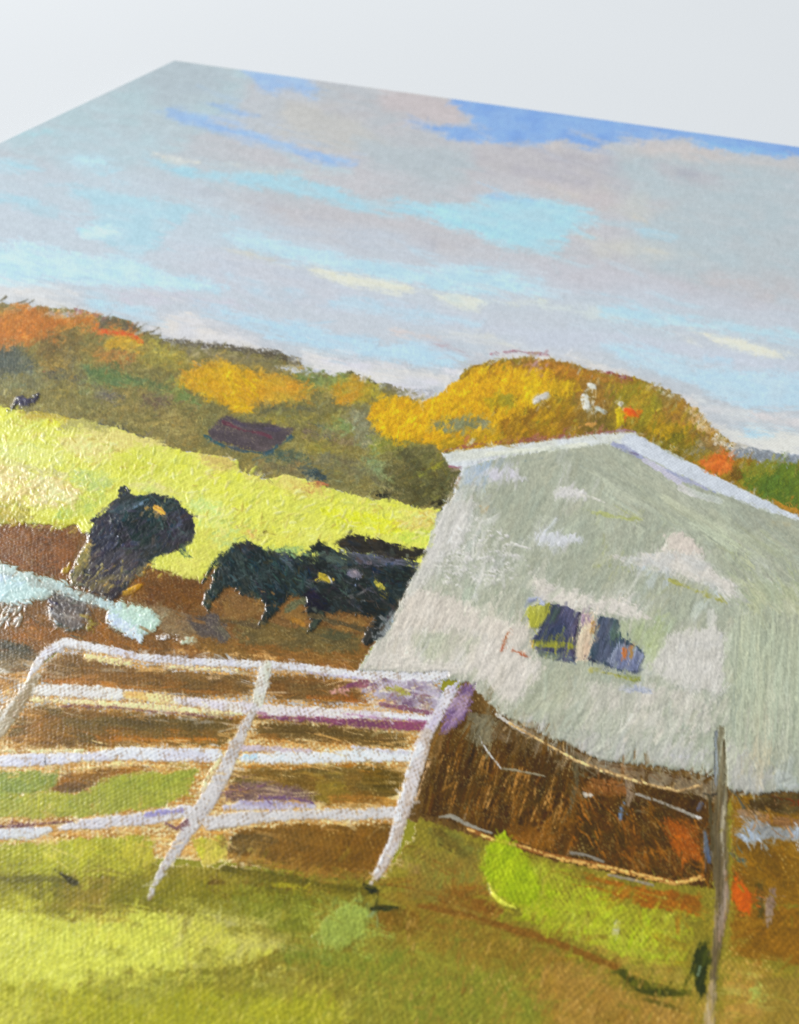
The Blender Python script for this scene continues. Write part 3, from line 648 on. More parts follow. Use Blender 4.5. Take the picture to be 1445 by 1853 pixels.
P([(-60, 905), (30, 915), (70, 922), (70, 945), (-60, 952)], (186, 168, 56), c2=(164, 156, 62), ang=-20, **fd)
for k in range(6):
    S([(2 + k * 5, 926 - k * 3), (18 + k * 4, 918 - k * 2), (34 + k * 3, 916 - k)], [5, 4, 2], ((140, 132, 54), (206, 190, 70))[k % 2], **dict(fd, rough=0.6))
P([(133, 844), (194, 863), (210, 877), (188, 891), (158, 895), (149, 877), (125, 863)], (180, 196, 106), c2=(192, 204, 110), ang=14, **fd)
P([(118, 921), (150, 902), (200, 888), (180, 915), (160, 936), (110, 944), (90, 936)], (172, 192, 92), c2=(196, 202, 84), ang=-25, **fd)
S([(66, 942), (111, 950), (152, 938)], [8, 15, 10], (194, 192, 52), **fd)
S([(64, 972), (72, 962), (80, 955)], [2, 5, 6], (176, 160, 52), **fd)
S([(40, 950), (30, 946), (8, 938)], 8, (196, 168, 40), **fd)
P([(200, 820), (240, 818), (300, 840), (280, 865), (230, 865), (196, 850)], (204, 206, 70), c2=(216, 216, 84), ang=-45, **fd)
P([(232, 876), (270, 868), (330, 890), (345, 912), (300, 896), (246, 890)], (216, 206, 126), c2=(204, 212, 110), ang=14, **fd)
P([(330, 895), (400, 905), (420, 940), (400, 970), (360, 960), (352, 930)], (204, 222, 128), c2=(216, 224, 110), ang=-60, **fd)
D([(345, 905), (410, 900), (420, 960), (370, 990), (356, 940)], 24, [(196, 220, 126), (214, 226, 130), (222, 222, 100)], 26, 6, -65, 18, seed=64, **dict(fd, rough=1))
P([(352, 960), (400, 955), (420, 985), (380, 1050), (330, 1050), (285, 1028), (310, 1015), (345, 1008)], (214, 208, 96), c2=(206, 206, 84), ang=-50, **fd)
S([(286, 1028), (298, 1036), (312, 1044)], [4, 5, 2], (232, 228, 170), **fd)
P([(360, 822), (420, 830), (432, 850), (400, 858), (360, 840)], (226, 206, 122), c2=(204, 180, 96), ang=10, **fd)
P([(433, 854), (485, 872), (515, 858), (557, 870), (545, 885), (500, 885), (450, 872)], (228, 210, 112), ang=15, **fd)
P([(520, 885), (560, 875), (600, 890), (590, 905), (540, 905)], (214, 206, 96), c2=(196, 160, 90), ang=20, **fd)
S([(556, 877), (575, 876), (596, 879)], [6, 10, 6], (176, 112, 72), **dict(fd, rough=2))
P([(574, 921), (640, 925), (725, 945), (722, 965), (660, 965), (600, 945)], (224, 226, 50), c2=(214, 218, 60), ang=25, **fd)
D([(570, 915), (720, 940), (720, 968), (620, 960)], 40, [(228, 230, 50), (216, 218, 44), (222, 226, 90)], 16, 7, 30, 25, seed=65, **dict(fd, rough=1, bh=0.08))
P([(725, 925), (775, 922), (782, 955), (760, 968), (730, 955)], (228, 212, 122), c2=(222, 204, 96), ang=-55, **fd)
D([(725, 925), (785, 925), (785, 955), (735, 965)], 26, [(234, 220, 140), (222, 200, 100), (210, 184, 90)], 28, 3.5, 20, 14, seed=66, **dict(fd, rough=0.6, bh=0.07))
P([(720, 965), (770, 960), (772, 985), (720, 985)], (200, 216, 84), ang=-40, **fd)
P([(498, 965), (560, 955), (640, 962), (610, 985), (560, 985), (500, 992)], (222, 222, 104), c2=(216, 210, 84), ang=-30, **fd)
D([(380, 955), (460, 950), (470, 980), (400, 990)], 14, [(196, 212, 120), (214, 200, 110)], 24, 7, -30, 15, seed=67, **fd)
P([(440, 955), (470, 958), (468, 978), (445, 975)], (222, 184, 96), ang=30, **fd)
S([(468, 974), (484, 956), (508, 934)], [7, 9, 3], (134, 118, 54), c2=(168, 156, 70), **dict(fd, rough=2))
S([(466, 976), (480, 961)], [5, 4], (96, 84, 40), **dict(fd, rough=1))
S([(450, 1000), (500, 1000), (548, 994)], 10, (150, 176, 104), dry=0.25, **fd)
SM = dict(lab=SMALLCOW, wv=0.1, gl=0.75, bw=2, bl=10, h=0.22, bh=0.07, st=0.15, rough=2, rs=4, soft=1.5, rid=0.05)
P([(25, 731), (28, 718), (42, 714), (50, 722), (72, 710), (76, 716), (66, 733), (50, 737), (28, 737)], (52, 48, 64), c2=(74, 70, 96), ang=-15, **SM)
S([(28, 734), (20, 746), (14, 744)], [5, 4, 2], (70, 68, 54), **SM)
for q in ([(14, 765), (30, 770), (44, 774)], [(60, 785), (84, 792)], [(190, 826), (205, 818), (220, 812)], [(398, 850), (410, 845), (424, 846)]):
    S(q, 3, (180, 160, 76), **dict(fd, rough=0.8))

brush([FIELD], 1400, 24, 8, 16, 22, pull=14, off=6, var=0.02, a=0.75, h=0.12, bh=0.025, rid=0.02, st=0.05, seed=321)
brush([FIELD], 3600, 12, 5, -42, 24, pull=6, off=5, var=0.025, a=0.75, h=0.12, bh=0.05, rid=0.04, st=0.06, seed=322)
D([(-30, 760), (120, 775), (300, 820), (430, 850), (520, 880), (700, 915), (780, 930), (760, 980), (480, 985), (360, 960), (330, 890), (200, 890), (60, 930), (-30, 930)], 420, [(236, 228, 152), (232, 226, 160), (236, 222, 146), (206, 196, 84), (186, 190, 84), (228, 214, 122), (238, 234, 108), (212, 220, 120), (196, 176, 76)], 13, 4.5, -40, 30, seed=261, **dict(fd, rough=1, ew=1, a=0.7, h=0.15, rid=0.03))
brush([FIELD], 700, 10, 4.5, -42, 26, pull=4, off=3, var=0.03, a=0.6, h=0.13, bh=0.05, rid=0.04, st=0.06, seed=324)
brush([FIELD, HILL], 300, 18, 6, 18, 25, pull=6, off=4, var=0.04, a=0.65, h=0.08, bh=0.03, seed=323, cross=True, reg=[(-40, 725), (90, 745), (300, 795), (440, 825), (520, 850), (700, 890), (780, 905), (780, 935), (600, 895), (440, 865), (300, 820), (100, 770), (-40, 750)])
# ---------------------------------------------------------------- muddy yard
YARD = part('painted_yard', label='brown muddy yard under the cattle and behind the gate')
yd = dict(lab=YARD, wv=0.5, gl=0.66, bw=2.4, bl=14, h=0.03, bh=0.02, st=0.10, rough=4, rs=5, soft=2.0)
P([(-60, 950), (0, 950), (69, 949), (111, 957), (139, 950), (165, 960), (200, 990), (285, 1030), (310, 1044), (362, 1053), (380, 1030), (420, 1010), (640, 1060), (740, 1060), (700, 1150), (672, 1172), (646, 1216), (480, 1200), (250, 1188), (119, 1166), (60, 1215), (-60, 1290)], (124, 86, 44), c2=(108, 76, 40), ang=12, **dict(yd, ew=2))
P([(-60, 950), (0, 952), (110, 960), (150, 962), (130, 1020), (112, 1050), (50, 1034), (0, 1014), (-60, 1005)], (128, 80, 38), c2=(108, 68, 36), ang=-40, **yd)
D([(0, 955), (140, 962), (120, 1045), (0, 1010)], 46, [(142, 88, 42), (112, 70, 34), (130, 92, 60), (96, 62, 34)], 34, 5, -38, 14, seed=71, **dict(yd, rough=1))
P([(235, 1060), (262, 1044), (290, 1030), (365, 1056), (380, 1090), (340, 1110), (280, 1100), (240, 1084)], (118, 76, 28), c2=(102, 66, 30), ang=15, **yd)
P([(0, 1145), (60, 1125), (100, 1140), (150, 1150), (190, 1130), (240, 1165), (300, 1176), (200, 1172), (119, 1160), (80, 1172), (0, 1160)], (150, 94, 34), c2=(128, 84, 36), ang=10, **yd)
P([(235, 1084), (300, 1098), (360, 1120), (396, 1152), (350, 1156), (300, 1148), (270, 1120)], (134, 112, 80), c2=(122, 96, 62), ang=18, **dict(yd, bl=40))
P([(330, 1120), (385, 1110), (410, 1130), (410, 1160), (370, 1160)], (96, 82, 70), c2=(84, 74, 68), ang=20, **yd)
P([(300, 1160), (420, 1150), (560, 1165), (650, 1165), (668, 1175), (645, 1214), (480, 1198), (300, 1188)], (124, 90, 42), c2=(140, 92, 44), ang=8, **yd)
P([(420, 1120), (560, 1130), (660, 1150), (650, 1185), (560, 1180), (430, 1165)], (112, 92, 50), c2=(98, 84, 50), ang=15, **yd)
S([(300, 1182), (380, 1180), (500, 1192)], 7, (206, 160, 96), dry=0.55, **yd)
P([(-60, 1170), (30, 1160), (66, 1172), (60, 1185), (20, 1196), (-60, 1205)], (66, 64, 50), c2=(84, 80, 60), ang=-20, **yd)
P([(-60, 1200), (20, 1192), (62, 1184), (76, 1190), (60, 1212), (0, 1228), (-60, 1232)], (134, 114, 78), c2=(118, 96, 62), ang=-15, **yd)
S([(0, 1214), (25, 1222), (60, 1218)], 7, (206, 200, 186), dry=0.4, **yd)

PUD = part('painted_puddle', label='pale blue green puddle of thick paint at the left edge')
pd = dict(lab=PUD, wv=0.25, gl=0.45, bw=2.6, bl=7, h=0.14, bh=0.06, st=0.04, rough=6, ew=12, rs=4, soft=1.6, rid=0.05)
P([(-60, 1006), (0, 1016), (17, 1022), (55, 1038), (122, 1050), (128, 1060), (105, 1074), (83, 1085), (50, 1094), (28, 1097), (-60, 1094)], (186, 212, 208), c2=(168, 186, 178), m=0.35, ang=20, **pd)
P([(0, 1030), (30, 1040), (44, 1056), (24, 1072), (0, 1090), (-40, 1090)], (196, 213, 240), c2=(186, 214, 214), ang=-20, **pd)
P([(0, 1022), (60, 1038), (115, 1052), (100, 1064), (40, 1050), (0, 1040)], (150, 164, 152), c2=(190, 206, 200), ang=14, **dict(pd, dry=0.25))
D([(0, 1092), (50, 1092), (40, 1125), (0, 1130)], 26, [(196, 206, 196), (186, 200, 206), (206, 214, 230)], 16, 5, -50, 18, seed=72, **dict(pd, rough=1, a=0.8))
S([(12, 1122), (16, 1132)], 5, (222, 222, 240), **pd)
P([(86, 1084), (122, 1062), (150, 1070), (191, 1083), (172, 1105), (155, 1136), (138, 1144), (111, 1136), (91, 1121), (89, 1102)], (108, 97, 90), c2=(84, 78, 74), ang=15, **dict(pd, lab=YARD, bl=34, bh=0.05, st=0.12))
P([(112, 1070), (130, 1066), (190, 1083), (180, 1096), (140, 1090)], (128, 138, 124), c2=(88, 96, 88), ang=14, **dict(pd, lab=YARD, bl=40, st=0.16, bw=1.6))
S([(95, 1104), (100, 1094), (109, 1091)], [5, 9, 6], (52, 46, 78), **dict(pd, lab=YARD))
S([(91, 1108), (94, 1122), (104, 1130)], 5, (170, 186, 196), dry=0.3, **dict(pd, lab=YARD))
S([(105, 1112), (125, 1117), (156, 1116)], 3, (170, 170, 164), **dict(pd, lab=YARD))
S([(105, 1134), (130, 1142), (150, 1136)], 7, (72, 84, 78), **dict(pd, lab=YARD))
S([(162, 1134), (166, 1126)], 9, (172, 164, 60), **dict(pd, lab=YARD))
PUD2 = part('painted_puddle', label='pale mint and blue puddle below the standing black cow')
pd2 = dict(pd, lab=PUD2)
P([(194, 1102), (221, 1085), (241, 1093), (277, 1105), (291, 1127), (277, 1147), (260, 1152), (255, 1163), (238, 1158), (216, 1144), (194, 1127)], (190, 216, 198), c2=(176, 204, 190), ang=25, **pd2)
P([(193, 1112), (215, 1112), (238, 1130), (250, 1140), (262, 1152), (254, 1164), (236, 1157), (214, 1143), (194, 1127)], (196, 212, 242), c2=(206, 220, 236), ang=30, **pd2)
D([(215, 1090), (275, 1108), (290, 1130), (265, 1148), (225, 1115)], 34, [(198, 222, 204), (176, 206, 190), (210, 228, 216)], 11, 6, -50, 30, seed=73, **dict(pd2, rough=1.5, bh=0.08))
S([(288, 1154), (305, 1155), (328, 1160)], 6, (226, 222, 222), dry=0.4, **pd2)
S([(310, 1148), (328, 1149)], 4, (220, 220, 220), dry=0.4, **pd2)
P([(328, 1164), (336, 1154), (352, 1152), (358, 1160), (340, 1170)], (184, 206, 184), c2=(196, 206, 180), **pd2)

brush([YARD], 1500, 28, 6, 10, 25, pull=12, off=6, var=0.07, a=0.7, h=0.04, bh=0.02, st=0.14, seed=331)
brush([YARD], 1200, 13, 4, -40, 25, pull=6, off=5, var=0.08, a=0.65, h=0.04, bh=0.02, st=0.12, seed=332)
S([(60, 1056), (120, 1070), (200, 1098)], [20, 18, 20], (160, 170, 160), c2=(186, 206, 204), dry=0.3, **dict(pd, rough=5))
S([(180, 1092), (215, 1098)], 16, (182, 204, 204), dry=0.25, **pd2)
brush([PUD, PUD2], 420, 12, 5, -30, 40, pull=6, off=5, var=0.025, a=0.8, h=0.12, bh=0.04, rid=0.03, st=0.04, seed=333)
brush([PUD, PUD2, YARD], 260, 20, 5, 14, 25, pull=10, off=4, var=0.05, a=0.65, h=0.08, bh=0.03, seed=334, cross=True, reg=[(-40, 1000), (130, 1040), (300, 1090), (370, 1150), (340, 1180), (200, 1150), (-40, 1135)])
brush([YARD, FIELD], 120, 16, 5, -20, 30, pull=7, off=4, var=0.05, a=0.65, h=0.08, bh=0.03, seed=335, cross=True, reg=[(-40, 940), (170, 930), (170, 970), (-40, 965)])
# ---------------------------------------------------------------- cattle
def cowkw(i): return dict(lab=i, wv=0.12, gl=0.7, bw=2.6, bl=22, h=0.10, bh=0.04, st=0.26, rough=5, ew=8, rs=4.5, soft=1.6, rid=0.015)
COW1 = part('painted_cow', label='black cow with an ochre ear tag standing by the puddle')
c1 = cowkw(COW1)
body = [(216, 893), (219, 883), (230, 884), (246, 898), (280, 894), (321, 905), (332, 919), (351, 935), (354, 966), (349, 986), (333, 995), (318, 1000), (296, 1006), (280, 1012), (268, 1030), (235, 1060), (225, 1078), (205, 1086), (190, 1080), (150, 1066), (130, 1058), (128, 1035), (150, 1000), (158, 985), (160, 965), (172, 957), (165, 942), (194, 921), (214, 902)]
P(body, (40, 46, 46), c2=(48, 42, 54), ang=-35, **c1)
P([(220, 912), (270, 898), (320, 908), (330, 925), (312, 940), (298, 968), (270, 985), (240, 984), (228, 962), (215, 935)], (30, 46, 44), c2=(22, 34, 36), ang=-30, **c1)
P([(296, 930), (330, 925), (350, 940), (352, 970), (340, 985), (300, 990), (296, 965)], (50, 46, 54), c2=(36, 36, 40), ang=-65, **c1)
P([(160, 960), (196, 930), (222, 945), (226, 975), (200, 1010), (165, 1030), (158, 990)], (48, 46, 58), c2=(36, 38, 50), ang=-40, **c1)
P([(195, 925), (225, 906), (255, 905), (258, 918), (225, 930), (205, 936)], (62, 76, 82), c2=(44, 54, 56), ang=-15, **c1)
S([(242, 920), (250, 916), (258, 912)], 5, (104, 128, 150), **c1)
P([(160, 1005), (220, 990), (262, 1000), (250, 1030), (215, 1050), (165, 1045)], (48, 46, 54), c2=(62, 58, 62), ang=-45, **c1)
D([(200, 905), (320, 905), (348, 950), (330, 985), (240, 1000), (170, 1030), (165, 960)], 60, [(24, 34, 36), (56, 50, 66), (40, 56, 54), (30, 28, 40), (66, 70, 78), (20, 24, 24)], 26, 5, -40, 25, seed=81, **dict(c1, rough=1, a=0.8))
D([(255, 905), (325, 912), (348, 945), (346, 980), (300, 980)], 18, [(60, 78, 76), (70, 66, 84), (28, 38, 38)], 30, 4, 55, 14, seed=82, **dict(c1, rough=0.8, a=0.8))
P([(126, 1050), (140, 1010), (158, 985), (166, 990), (160, 1020), (150, 1055), (135, 1062)], (122, 112, 62), c2=(92, 84, 60), ang=-60, **c1)
P([(160, 1055), (185, 1045), (214, 1040), (205, 1065), (190, 1080), (166, 1070)], (112, 100, 66), c2=(70, 62, 60), ang=-45, **c1)
P([(222, 1045), (262, 1018), (280, 1012), (268, 1036), (240, 1052), (225, 1056)], (126, 116, 80), c2=(84, 78, 62), ang=-40, **c1)
D([(130, 1055), (160, 990), (220, 1030), (270, 1015), (240, 1050), (190, 1078)], 40, [(140, 126, 72), (96, 86, 60), (66, 60, 60), (160, 136, 70), (58, 54, 66)], 26, 4, -50, 14, seed=83, **dict(c1, rough=0.8))
S([(190, 1062), (203, 1050), (214, 1040)], [3, 5, 4], (196, 150, 56), **c1)
S([(258, 1040), (268, 1026), (277, 1014)], [3, 5, 3], (196, 152, 62), **c1)
S([(116, 1036), (124, 1028), (128, 1018)], [8, 7, 4], (176, 146, 40), **c1)
S([(150, 1008), (156, 996), (162, 986)], 5, (188, 158, 76), **c1)
S([(226, 1074), (238, 1068), (250, 1062)], 10, (192, 142, 32), **dict(c1, gl=0.5))
S([(192, 1078), (206, 1084), (220, 1074)], 8, (48, 42, 46), **c1)
S([(330, 990), (340, 1004), (352, 1012)], [5, 5, 2], (56, 74, 64), **c1)
S([(326, 994), (334, 1008), (345, 1010)], [3, 4, 2], (60, 84, 60), **c1)
S([(219, 889), (226, 884), (230, 890)], 8, (40, 46, 50), **c1)
S([(282, 921), (290, 925), (297, 930)], [9, 11, 7], (206, 152, 54), **dict(c1, gl=0.5, bh=0.03))
P([(138, 944), (155, 938), (170, 954), (161, 969), (147, 966)], (214, 216, 72), c2=(226, 228, 110), ang=60, **dict(fd, rough=2.5, bh=0.08))
S([(196, 944), (206, 938), (214, 930)], 2.5, (150, 150, 140), **c1)
S([(214, 972), (218, 966)], 2.2, (190, 196, 210), **c1)
S([(216, 946), (222, 956), (219, 972)], 3, (12, 12, 14), **c1)

COW2 = part('painted_cow', label='black cow with a long tail seen from behind in the middle')
c2_ = cowkw(COW2)
P([(384, 1049), (390, 1020), (404, 1000), (430, 983), (449, 980), (469, 991), (502, 1002), (535, 1006), (560, 1000), (585, 1020), (590, 1060), (575, 1080), (548, 1084), (524, 1080), (505, 1102), (487, 1129), (472, 1136), (482, 1107), (474, 1088), (441, 1080), (424, 1066), (408, 1066), (391, 1085), (378, 1098), (368, 1096), (376, 1070)], (32, 42, 42), c2=(24, 32, 32), ang=-30, **c2_)
D([(395, 1010), (450, 985), (560, 1005), (580, 1070), (480, 1085), (400, 1060)], 60, [(28, 40, 40), (46, 60, 60), (20, 26, 28), (56, 64, 66), (38, 34, 44), (40, 62, 56)], 30, 5, 60, 28, seed=84, **dict(c2_, rough=0.9, a=0.85))
P([(425, 985), (450, 980), (466, 992), (455, 1000), (432, 998)], (48, 46, 50), c2=(34, 34, 34), ang=20, **c2_)
D([(480, 1000), (550, 1010), (545, 1035), (490, 1030)], 10, [(66, 78, 90), (44, 54, 58), (72, 74, 92)], 24, 5, 40, 20, seed=85, **dict(c2_, rough=0.8))
S([(404, 1002), (392, 1014), (380, 1034), (362, 1064)], [5, 6, 6, 3], (36, 46, 42), **c2_)
S([(396, 1012), (382, 1026), (372, 1046)], [3, 4, 3], (62, 76, 56), **c2_)
S([(376, 1078), (374, 1092), (378, 1102)], [8, 14, 8], (40, 48, 40), **c2_)
S([(470, 1134), (478, 1120), (484, 1104)], [5, 8, 8], (38, 42, 38), **c2_)
S([(392, 1072), (386, 1084), (380, 1094)], 9, (44, 52, 46), **c2_)
S([(414, 1056), (440, 1046), (470, 1016)], 2.4, (70, 84, 84), **c2_)

COW3 = part('painted_cow', label='black grazing cow with two yellow tags next to the barn wall')
c3 = cowkw(COW3)
P([(556, 1000), (566, 988), (579, 983), (607, 994), (640, 1003), (700, 1010), (745, 1028), (757, 1030), (748, 1046), (732, 1068), (723, 1091), (701, 1136), (684, 1163), (665, 1170), (652, 1158), (670, 1135), (676, 1118), (629, 1110), (592, 1113), (576, 1135), (556, 1148), (563, 1121), (546, 1086), (560, 1060), (556, 1030)], (36, 42, 40), c2=(26, 30, 30), ang=20, **c3)
D([(565, 1000), (640, 1005), (740, 1032), (720, 1090), (640, 1105), (560, 1080)], 70, [(30, 36, 36), (48, 56, 54), (18, 20, 22), (58, 60, 66), (36, 30, 36), (46, 62, 54)], 26, 5, 25, 30, seed=86, **dict(c3, rough=0.9, a=0.85))
P([(546, 1080), (560, 1070), (590, 1078), (598, 1100), (575, 1106), (555, 1098)], (30, 26, 46), c2=(24, 24, 28), ang=30, **c3)
P([(566, 1000), (600, 1000), (640, 1010), (640, 1025), (590, 1022)], (66, 78, 70), c2=(46, 52, 50), ang=20, **c3)
D([(555, 1000), (584, 1002), (580, 1016), (552, 1014)], 8, [(130, 150, 90), (90, 110, 76)], 14, 3, 40, 20, seed=87, **dict(c3, rough=0.6))
P([(640, 1005), (720, 1018), (712, 1030), (650, 1024)], (92, 92, 112), c2=(62, 62, 72), ang=12, **c3)
P([(626, 1032), (642, 1028), (656, 1036), (652, 1048), (630, 1048)], (86, 96, 142), c2=(110, 104, 112), ang=-15, **c3)
S([(580, 1042), (588, 1047), (597, 1054)], [9, 13, 7], (196, 168, 54), c2=(160, 140, 40), **dict(c3, gl=0.5, rough=2))
S([(594, 1046), (600, 1054)], 3, (216, 206, 190), **c3)
S([(680, 1056), (688, 1060), (694, 1066)], [8, 11, 7], (186, 172, 62), c2=(150, 140, 46), **dict(c3, gl=0.5, rough=2))
S([(646, 1048), (643, 1062)], 3, (110, 124, 150), **c3)
P([(712, 1060), (735, 1052), (748, 1042), (730, 1075), (715, 1105), (700, 1135), (686, 1140), (700, 1100)], (48, 58, 58), c2=(30, 38, 38), ang=-60, **c3)
P([(700, 1120), (722, 1094), (712, 1130), (690, 1165), (676, 1170), (682, 1145)], (120, 124, 124), c2=(70, 72, 74), ang=-55, **dict(c3, dry=0.25))
S([(722, 1078), (712, 1100), (700, 1124)], [3, 5, 3], (58, 50, 56), **c3)
S([(562, 1142), (570, 1128), (580, 1112)], [6, 11, 12], (56, 64, 52), **c3)
S([(662, 1164), (668, 1150), (676, 1130)], [9, 11, 9], (52, 50, 46), **c3)
S([(600, 1088), (640, 1080), (670, 1066)], 3, (84, 84, 84), **c3)
S([(640, 1090), (662, 1088), (676, 1080)], 3, (96, 98, 96), **c3)
P([(595, 1136), (640, 1144), (650, 1158), (600, 1162), (580, 1152)], (86, 82, 54), c2=(70, 68, 48), ang=12, **dict(yd, h=0.06))
for q in ([(402, 1091), (421, 1068), (445, 1082), (480, 1091), (480, 1110), (460, 1119), (430, 1125), (404, 1118)], [(490, 1125), (510, 1106), (526, 1088), (545, 1095), (556, 1118), (552, 1138), (520, 1140)], [(582, 1122), (600, 1114), (660, 1118), (668, 1128), (655, 1146), (620, 1146), (598, 1134)]):
    P(q, (138, 102, 52), c2=(124, 90, 50), ang=15, **dict(yd, h=0.05, wv=0.6))
S([(520, 1104), (535, 1092), (550, 1088)], 14, (98, 98, 68), **dict(yd, wv=0.5))
S([(528, 1120), (548, 1128)], 12, (160, 112, 44), **dict(yd, wv=0.5))
S([(384, 1120), (392, 1140), (404, 1152)], 26, (88, 78, 74), c2=(100, 94, 74), **dict(yd, wv=0.5))

COW4 = part('painted_cow', label='dark brown black cow lying behind the grazing cow')
c4 = cowkw(COW4)
P([(610, 990), (616, 978), (635, 968), (668, 971), (701, 982), (740, 993), (768, 994), (766, 1006), (750, 1016), (712, 1016), (671, 1008), (630, 1000)], (44, 40, 34), c2=(30, 28, 26), ang=15, **c4)
D([(615, 985), (640, 972), (700, 985), (760, 1000), (700, 1010), (640, 995)], 20, [(60, 54, 46), (28, 26, 24), (50, 50, 54), (72, 66, 56)], 22, 4, 20, 20, seed=88, **dict(c4, rough=0.8))
S([(612, 994), (622, 998)], 4, (196, 200, 190), **c4)

D([(200, 905), (320, 905), (348, 950), (330, 985), (240, 1000), (180, 1010), (170, 960)], 40, [(64, 78, 80), (76, 72, 84), (84, 92, 98), (60, 54, 74), (52, 70, 66)], 24, 4, -38, 25, seed=181, **dict(c1, rough=0.8, a=0.7))
D([(395, 1010), (450, 985), (560, 1005), (580, 1070), (480, 1085), (400, 1060)], 40, [(62, 80, 78), (74, 84, 88), (66, 62, 72), (56, 78, 70)], 24, 4, 55, 28, seed=184, **dict(c2_, rough=0.8, a=0.7))
D([(565, 1000), (640, 1005), (740, 1032), (720, 1090), (640, 1105), (560, 1080)], 40, [(60, 68, 66), (78, 78, 86), (70, 62, 64), (60, 80, 70)], 22, 4, 25, 30, seed=186, **dict(c3, rough=0.8, a=0.7))
S([(282, 921), (290, 925), (297, 930)], [9, 11, 7], (206, 152, 54), **dict(c1, gl=0.5, bh=0.03, rough=2))
S([(580, 1042), (588, 1047), (597, 1054)], [9, 13, 7], (196, 168, 54), c2=(160, 140, 40), **dict(c3, gl=0.5, rough=2))
S([(680, 1056), (688, 1060), (694, 1066)], [8, 11, 7], (186, 172, 62), c2=(150, 140, 46), **dict(c3, gl=0.5, rough=2))
S([(630, 1004), (680, 1014), (752, 1024)], [12, 16, 14], (58, 64, 64), c2=(84, 84, 98), **c3)
S([(560, 1112), (600, 1124), (660, 1140)], 9, (84, 72, 48), dry=0.3, **dict(yd, wv=0.5))
S([(470, 1136), (440, 1128), (400, 1124)], 8, (92, 76, 50), dry=0.3, **dict(yd, wv=0.5))
brush([COW1], 420, 15, 7, -42, 22, pull=9, off=5, var=0.12, a=0.75, h=0.10, bh=0.04, rid=0.02, st=0.25, gl=0.75, seed=341)
brush([COW2], 380, 15, 7, 50, 26, pull=9, off=5, var=0.12, a=0.75, h=0.10, bh=0.04, rid=0.02, st=0.25, gl=0.75, seed=342)
brush([COW3, COW4], 420, 14, 7, 25, 30, pull=8, off=5, var=0.12, a=0.75, h=0.10, bh=0.04, rid=0.02, st=0.25, gl=0.75, seed=343)
brush([COW1, COW2, COW3, COW4, YARD, FIELD], 240, 13, 4, -45, 30, pull=6, off=2, var=0.05, a=0.6, h=0.08, bh=0.03, st=0.1, seed=344, cross=True, reg=[(110, 1000), (290, 1000), (390, 1040), (480, 1080), (700, 1080), (700, 1175), (360, 1120), (240, 1090), (110, 1070)])
S([(282, 921), (290, 925), (297, 930)], [8, 10, 6], (206, 152, 54), **dict(c1, gl=0.5, bh=0.03, rough=2))
S([(580, 1042), (588, 1047), (597, 1054)], [7, 11, 6], (196, 168, 54), c2=(160, 140, 40), **dict(c3, gl=0.5, rough=2))
S([(680, 1056), (688, 1060), (694, 1066)], [6, 9, 6], (186, 172, 62), c2=(150, 140, 46), **dict(c3, gl=0.5, rough=2))
# ---------------------------------------------------------------- barn
DIRT = part('painted_earth', label='dark umber earth and stubble below the barn')
P([(735, 1480), (790, 1300), (840, 1230), (1000, 1280), (1320, 1330), (1505, 1380), (1505, 1660), (1280, 1640), (1000, 1590), (820, 1540)], (112, 82, 40), c2=(96, 70, 32), ang=12, lab=DIRT, ew=0, h=0.02, bh=0.01, wv=0.8)
BARN = part('painted_barn', label='pale grey green barn gable end with two dark windows')
bn = dict(lab=BARN, wv=0.25, gl=0.45, bw=2.8, bl=20, h=0.12, bh=0.04, st=0.05, rough=5, rs=5, soft=2.2, ew=16)
GG = (171, 173, 152)
P([(800, 822), (836, 846), (900, 830), (1149, 786), (1294, 866), (1413, 924), (1505, 965), (1505, 1438), (1445, 1434), (1399, 1432), (1377, 1440), (1316, 1430), (1290, 1404), (1156, 1384), (1077, 1380), (1041, 1350), (971, 1324), (905, 1294), (847, 1236), (800, 1230), (760, 1224), (646, 1214), (674, 1171), (704, 1146), (723, 1091), (748, 1044), (766, 1010), (791, 930), (815, 908), (833, 851)], GG, c2=(164, 168, 148), ang=-60, **dict(bn, ew=3))
G3 = [(176, 178, 156), (162, 166, 146), (170, 174, 154), (184, 184, 160), (157, 163, 144), (190, 188, 170)]
D([(850, 860), (1149, 806), (1300, 890), (1445, 960), (1445, 1100), (1200, 1060), (900, 1060), (790, 1000)], 330, G3, 26, 6, -62, 16, seed=91, **dict(bn, rough=1, a=0.8))
D([(1060, 840), (1180, 850), (1330, 930), (1445, 990), (1445, 1030), (1250, 960), (1120, 930)], 70, G3 + [(186, 192, 160)], 110, 6, 33, 5, seed=92, curve=0.05, **dict(bn, rough=1, bl=70, bh=0.09, bw=1.6, h=0.13))
D([(1270, 990), (1445, 1010), (1445, 1080), (1340, 1070)], 46, G3 + [(192, 194, 156), (178, 184, 140)], 44, 5, 50, 18, seed=93, curve=0.5, **dict(bn, rough=1, bh=0.10, bw=1.6))
P([(1330, 1055), (1505, 1050), (1505, 1120), (1400, 1112), (1340, 1108)], (184, 186, 150), c2=(174, 182, 152), ang=40, **bn)
D([(1330, 1060), (1470, 1060), (1470, 1110), (1340, 1105)], 40, [(194, 196, 160), (172, 178, 146), (204, 202, 176)], 34, 4, 50, 15, seed=94, curve=0.4, **dict(bn, rough=0.8, bh=0.09))
wh2 = dict(bn, h=0.14, bh=0.04, wv=0.15, rough=8, ew=22)
P([(814, 905), (866, 910), (845, 945), (832, 985), (800, 1010), (770, 1060), (740, 1080), (728, 1090), (750, 1044), (766, 1010), (791, 932)], (212, 209, 202), c2=(200, 198, 188), ang=-65, **wh2)
